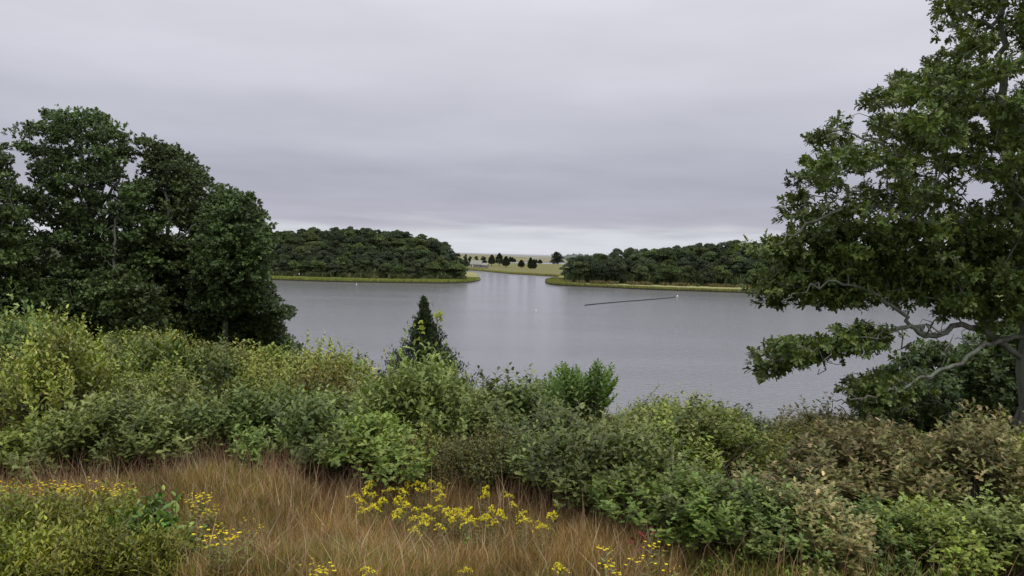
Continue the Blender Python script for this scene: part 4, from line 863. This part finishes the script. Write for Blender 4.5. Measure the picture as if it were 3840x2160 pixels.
# ------------------------------------------------------------------ dry grass
def grass(n, name, hmin, hmax, cols, label, cat, dens, wd=.0034, lean=.28, tus=0.0):
    X_, Y_ = [], []
    while len(X_) < n:
        m = 60000; y = rng.uniform(6.2, 15.5, m); px = rng.uniform(-300, 4000, m); x = (px-CX)/F*y
        fy = np.interp(px, *zip(*FY)); keep = rng.random(m) < dens(px, y, fy, x)
        X_ += list(x[keep]); Y_ += list(y[keep])
    x = np.array(X_[:n]); y = np.array(Y_[:n]); tone = np.ones(n); ang = rng.uniform(0, 6.28, n)
    if tus:
        m = int(n*tus); kt = 1300; ci = rng.integers(0, kt, m); ox = rng.normal(0, .075, m); oy = rng.normal(0, .075, m); tt_ = rng.uniform(.7, 1.35, kt)
        x[-m:] = x[:kt][ci]+ox; y[-m:] = y[:kt][ci]+oy; tone[-m:] = tt_[ci]; ang[-m:] = np.arctan2(oy, ox)+rng.normal(0, .5, m)
    z = gz(x, y)-.03
    pt = np.clip(.5+.3*np.sin(x*1.9+1.3*np.sin(y*2.1))*np.sin(y*1.7+x*.5)+.3*np.sin(x*5.1+2*np.sin(y*3.3))*np.sin(y*4.7-x*1.3)+.1*rng.standard_normal(n), 0, 1)
    h = rng.uniform(hmin, hmax, n)*(.75+.4*pt)*(.7+.3*tone)
    cc = np.array(cols); c = pal(n, cols, .22)
    c = c*((.7+.5*pt)*tone)[:, None]
    a = ang; ln = np.abs(rng.normal(lean, .2, n))*h
    dv = np.stack([np.cos(a), np.sin(a)*.8], 1)
    b = rng.random(n)*math.pi; s = np.stack([np.cos(b), np.sin(b), np.zeros(n)], 1)*wd*(.6+.8*rng.random(n))[:, None]
    B = np.stack([x, y, z], 1); Md = B+np.c_[dv*(ln*.35)[:, None], h*.6]; Tp = B+np.c_[dv*ln[:, None], h*.97]
    V = np.stack([B-s, B+s, Md+s*.8, Md-s*.8, Tp], 1).reshape(-1, 3); k = np.arange(n)*5
    o = link(name, mesh_np(name, V, [np.stack([k, k+1, k+2, k+3], 1), np.stack([k+3, k+2, k+4], 1)], np.repeat(c, 5, 0)), M['grass']); tag(o, label, cat, kind='stuff')
BROWN = [(.30, .20, .072), (.40, .285, .115), (.245, .15, .055), (.50, .38, .18), (.34, .245, .078), (.31, .165, .07), (.25, .22, .06)]
grass(170000, 'dry_grass', .16, .40, BROWN, 'reddish-brown dry bluestem grass filling the clearing', 'grass', lambda px, y, fy, x: np.where(y < fy+.35, 1.0, .03)*np.where(px > 2600, .12, 1)*np.where((px < 700) & (y < 8.6), .04, 1), tus=.6)
grass(5000, 'pale_grass_stalks', .35, .62, [(.52, .40, .24), (.44, .32, .18), (.48, .40, .26), (.30, .18, .10)], 'pale straw-coloured stalks leaning through the dry grass', 'grass', lambda px, y, fy, x: np.where(y < fy+.3, 1.0, .02)*np.where(px > 2600, .12, 1)*np.where((px < 700) & (y < 8.6), .03, 1), wd=.0032, lean=.38)
grass(6500, 'tall_dry_grass', .45, .85, [(.30, .20, .12), (.38, .28, .17), (.26, .13, .075)], 'tall pale and reddish grass stalks against the shrubs', 'grass', lambda px, y, fy, x: np.where((y > fy-.7) & (y < fy+1.2), 1.0, .12)*np.where((px > 600) & (px < 1150), 1, .35)*np.where(px > 2500, .2, 1), wd=.0032, lean=.2)
grass(52000, 'green_undergrowth', .18, .46, [(.13, .16, .03), (.20, .19, .04), (.10, .14, .03), (.24, .20, .05)], 'olive green low growth between the dry grass stems', 'undergrowth', lambda px, y, fy, x: .15+.85*(np.sin(x*.9+2)*np.sin(y*1.3+x*.4) > .15)+1.0*((px < 1100) & (px > 650) & (y < 8.6)), wd=.007, lean=.5)

# ------------------------------------------------------------------ goldenrod and small yellow flowers
def goldenrod_meshes(seed, H=.75):
    r = np.random.default_rng(seed); YEL = [(.74, .68, .03), (.80, .74, .05), (.64, .60, .03)]
    V, Fq, T = polytube([(0, 0, -.05), (.01, .01, H*.5), (.03, 0, H)], [.005, .004, .002], 4); stem = mesh_np('stem', V, [Fq, T])
    k = 26; t = np.linspace(.1, .85, k); th = np.arange(k)*2.4; rv = np.stack([np.cos(th), np.sin(th), np.zeros(k)], 1)
    lb = Bag(); lb.add(*leaves(np.c_[.03*t, 0*t, H*t], rv+np.array([0, 0, .5]), np.tile([0, 0, 1.], (k, 1))+r.normal(0, .2, (k, 3)), .085*(1.1-.5*t), pal(k, [(.10, .13, .03), (.13, .15, .04)], .15, r), LANCE, 1.1))
    plumes = []
    for i in range(r.integers(3, 6)):
        a = i*1.3+r.random(); L_ = r.uniform(.05, .10); u = np.array([math.cos(a), math.sin(a), 0]); m = 30; tt = r.random(m)
        P = np.array([.03, 0, H-.03-.02*i])+u*(tt*L_)[:, None]+np.array([0, 0, 1])*(.07*tt-.11*tt**2)[:, None]+r.normal(0, .008, (m, 3))
        pb = Bag(); pb.add(*leaves(P, r.normal(0, 1, (m, 3))+np.array([0, 0, .8]), np.array([0, -.3, 1])+r.normal(0, .6, (m, 3)), .015*(.7+.6*r.random(m)), pal(m, YEL, .12, r), OVAL, 1.5)); plumes.append(pb.mesh('flower_plume'))
    return stem, lb.mesh('leaves'), plumes
GR = [goldenrod_meshes(300+i) for i in range(5)]
def put_flower(protos_, name, px, py, H, H0, label, group):
    p = hit(px, py, gz, 5.5, 16, 900, up=H); z = float(gz(p[0], p[1])); st, lf, pl_ = r6.choice(protos_)
    e = empty(name, (p[0], p[1], z), label, 'flower', group); e.rotation_euler = (0, 0, r6.random()*6.28); s = (p[2]-z)/H0; e.scale = (max(s, .85), max(s, .85), s)
    so = link('stem', st, M['twig'], e); o = link('leaves', lf, M['leaf'], so); o['kind'] = 'stuff'
    for q in pl_: link('flower_plume', q, M['flower'], e)
gpos = [(415, 415), (355, 485), (595, 490), (455, 530), (215, 555), (330, 590), (370, 690), (480, 670), (420, 660), (590, 590), (520, 610), (720, 610), (830, 630), (760, 570), (790, 670), (680, 730), (770, 720), (930, 690), (1060, 665), (1140, 670), (975, 760), (980, 800), (1040, 810), (870, 810), (900, 915), (1215, 885), (1240, 690), (1270, 730), (1330, 695), (1310, 790), (1390, 740), (1360, 780), (1440, 760), (1480, 710), (1500, 800), (1450, 820), (1580, 790), (930, 410), (915, 480), (815, 425), (1085, 395), (1010, 450), (1180, 450), (1110, 500), (1180, 540), (795, 500), (1645, 480), (1655, 535), (1830, 710), (1850, 770), (1720, 860), (1975, 650), (1920, 540), (2045, 750), (2090, 790), (2280, 850), (2370, 730), (2450, 640), (1720, 690), (1700, 760), (1460, 1330), (2470, 1310), (460, 1340)]
for a, b in gpos: put_flower(GR, 'goldenrod', 1240+a/2.862, 1655+b/2.862, r6.uniform(.42, .58), .75, 'goldenrod with arching yellow plumes '+('deep in the shade of the huckleberries' if b < 560 else ('in the thick clump nearest the dry-grass middle' if 300 < a < 850 and b < 740 else ('in the thick clump before the green weeds' if 1200 < a < 1620 and b < 830 else ('standing singly toward the scrub oak rim' if a > 1620 else 'standing singly among brown grass')))), 'goldenrod in the clearing')
def tick_meshes(seed, H=.5):
    r = np.random.default_rng(seed)
    V, Fq, T = polytube([(0, 0, -.05), (.01, .01, H*.5), (.03, 0, H*.9)], [.004, .003, .002], 4); stem = mesh_np('stem', V, [Fq, T])
    k = 14; t = np.linspace(.1, .8, k); th = np.arange(k)*2.4; rv = np.stack([np.cos(th), np.sin(th), np.zeros(k)], 1)
    lb = Bag(); lb.add(*leaves(np.c_[.03*t, 0*t, H*t], rv+np.array([0, 0, .7]), np.tile([0, 0, 1.], (k, 1)), np.full(k, .07), pal(k, [(.14, .17, .04), (.18, .18, .05)], .15, r), LANCE, 1.0))
    pls = []
    for i in range(r.integers(3, 6)):
        c = np.array([r.normal(0, .05), r.normal(0, .05), H-.08*r.random()]); th = np.arange(6)*1.047
        pb = Bag(); pb.add(*leaves(np.tile(c, (6, 1)), np.stack([np.cos(th), np.sin(th), np.full(6, .25)], 1), np.tile([0, -.6, .8], (6, 1)), np.full(6, .0145), pal(6, [(.74, .62, .02), (.68, .58, .02)], .1, r), OVAL, 1.4)); pls.append(pb.mesh('flower_head'))
    return stem, lb.mesh('leaves'), pls
TK = [tick_meshes(400+i) for i in range(4)]
tpos = [(r6.uniform(-20, 480), r6.gauss(1822, 14)) for _ in range(70)]+[(r6.uniform(690, 800), r6.gauss(1856, 14)) for _ in range(11)]+[(r6.gauss(860, 60), r6.gauss(1985, 38)) for _ in range(17)]+[(r6.uniform(730, 800), r6.uniform(1880, 1930)) for _ in range(8)]+[(r6.uniform(1150, 1260), r6.uniform(2090, 2150)) for _ in range(8)]+[(r6.uniform(2250, 2550), r6.uniform(2020, 2140)) for _ in range(14)]
for px, py in tpos:
    if px < 520: lab, gp = 'small yellow daisy-like flowers behind the foreground shrub', 'yellow flowers behind the foreground shrub'
    else:
        lab = 'small yellow flowers '+('at the rim of the foreground shrub' if px < 800 and py < 1940 else ('low in the grass below the foreground vines' if px < 1060 else ('before the goldenrod in open brown grass' if px < 1400 else 'in pale grass near the crimson creeper'))); gp = 'yellow flowers in the dry grass'
    put_flower(TK, 'yellow_wildflower', px, py, r6.uniform(.42, .58), .5, lab, gp)
# a few red leaves at the edge of the thicket
r = np.random.default_rng(8); bb = Bag(); P = np.c_[r.normal(0, .06, 8), r.normal(0, .04, 8), np.linspace(.12, .42, 8)]
bb.add(*rosettes(P, np.tile([0, -.7, .5], (8, 1))+r.normal(0, .4, (8, 3)), 3, .055, [(.22, .02, .02), (.16, .015, .02), (.26, .05, .03)], OVAL, r=r))
p = hit(2425, 2030, gz, 5.5, 16, 900, up=.3); e = empty('red_creeper', (p[0], p[1], float(gz(p[0], p[1]))), 'small creeper with crimson leaves at the thicket edge', 'plant')
o = link('leaves', bb.mesh('leaves'), M['leaf'], e); V, Fq, T = polytube([(0, 0, -.05), (0, 0, .2), (.02, 0, .42)], [.005, .004, .002], 4); link('stem', mesh_np('stem', V, [Fq, T]), M['twig'], e)
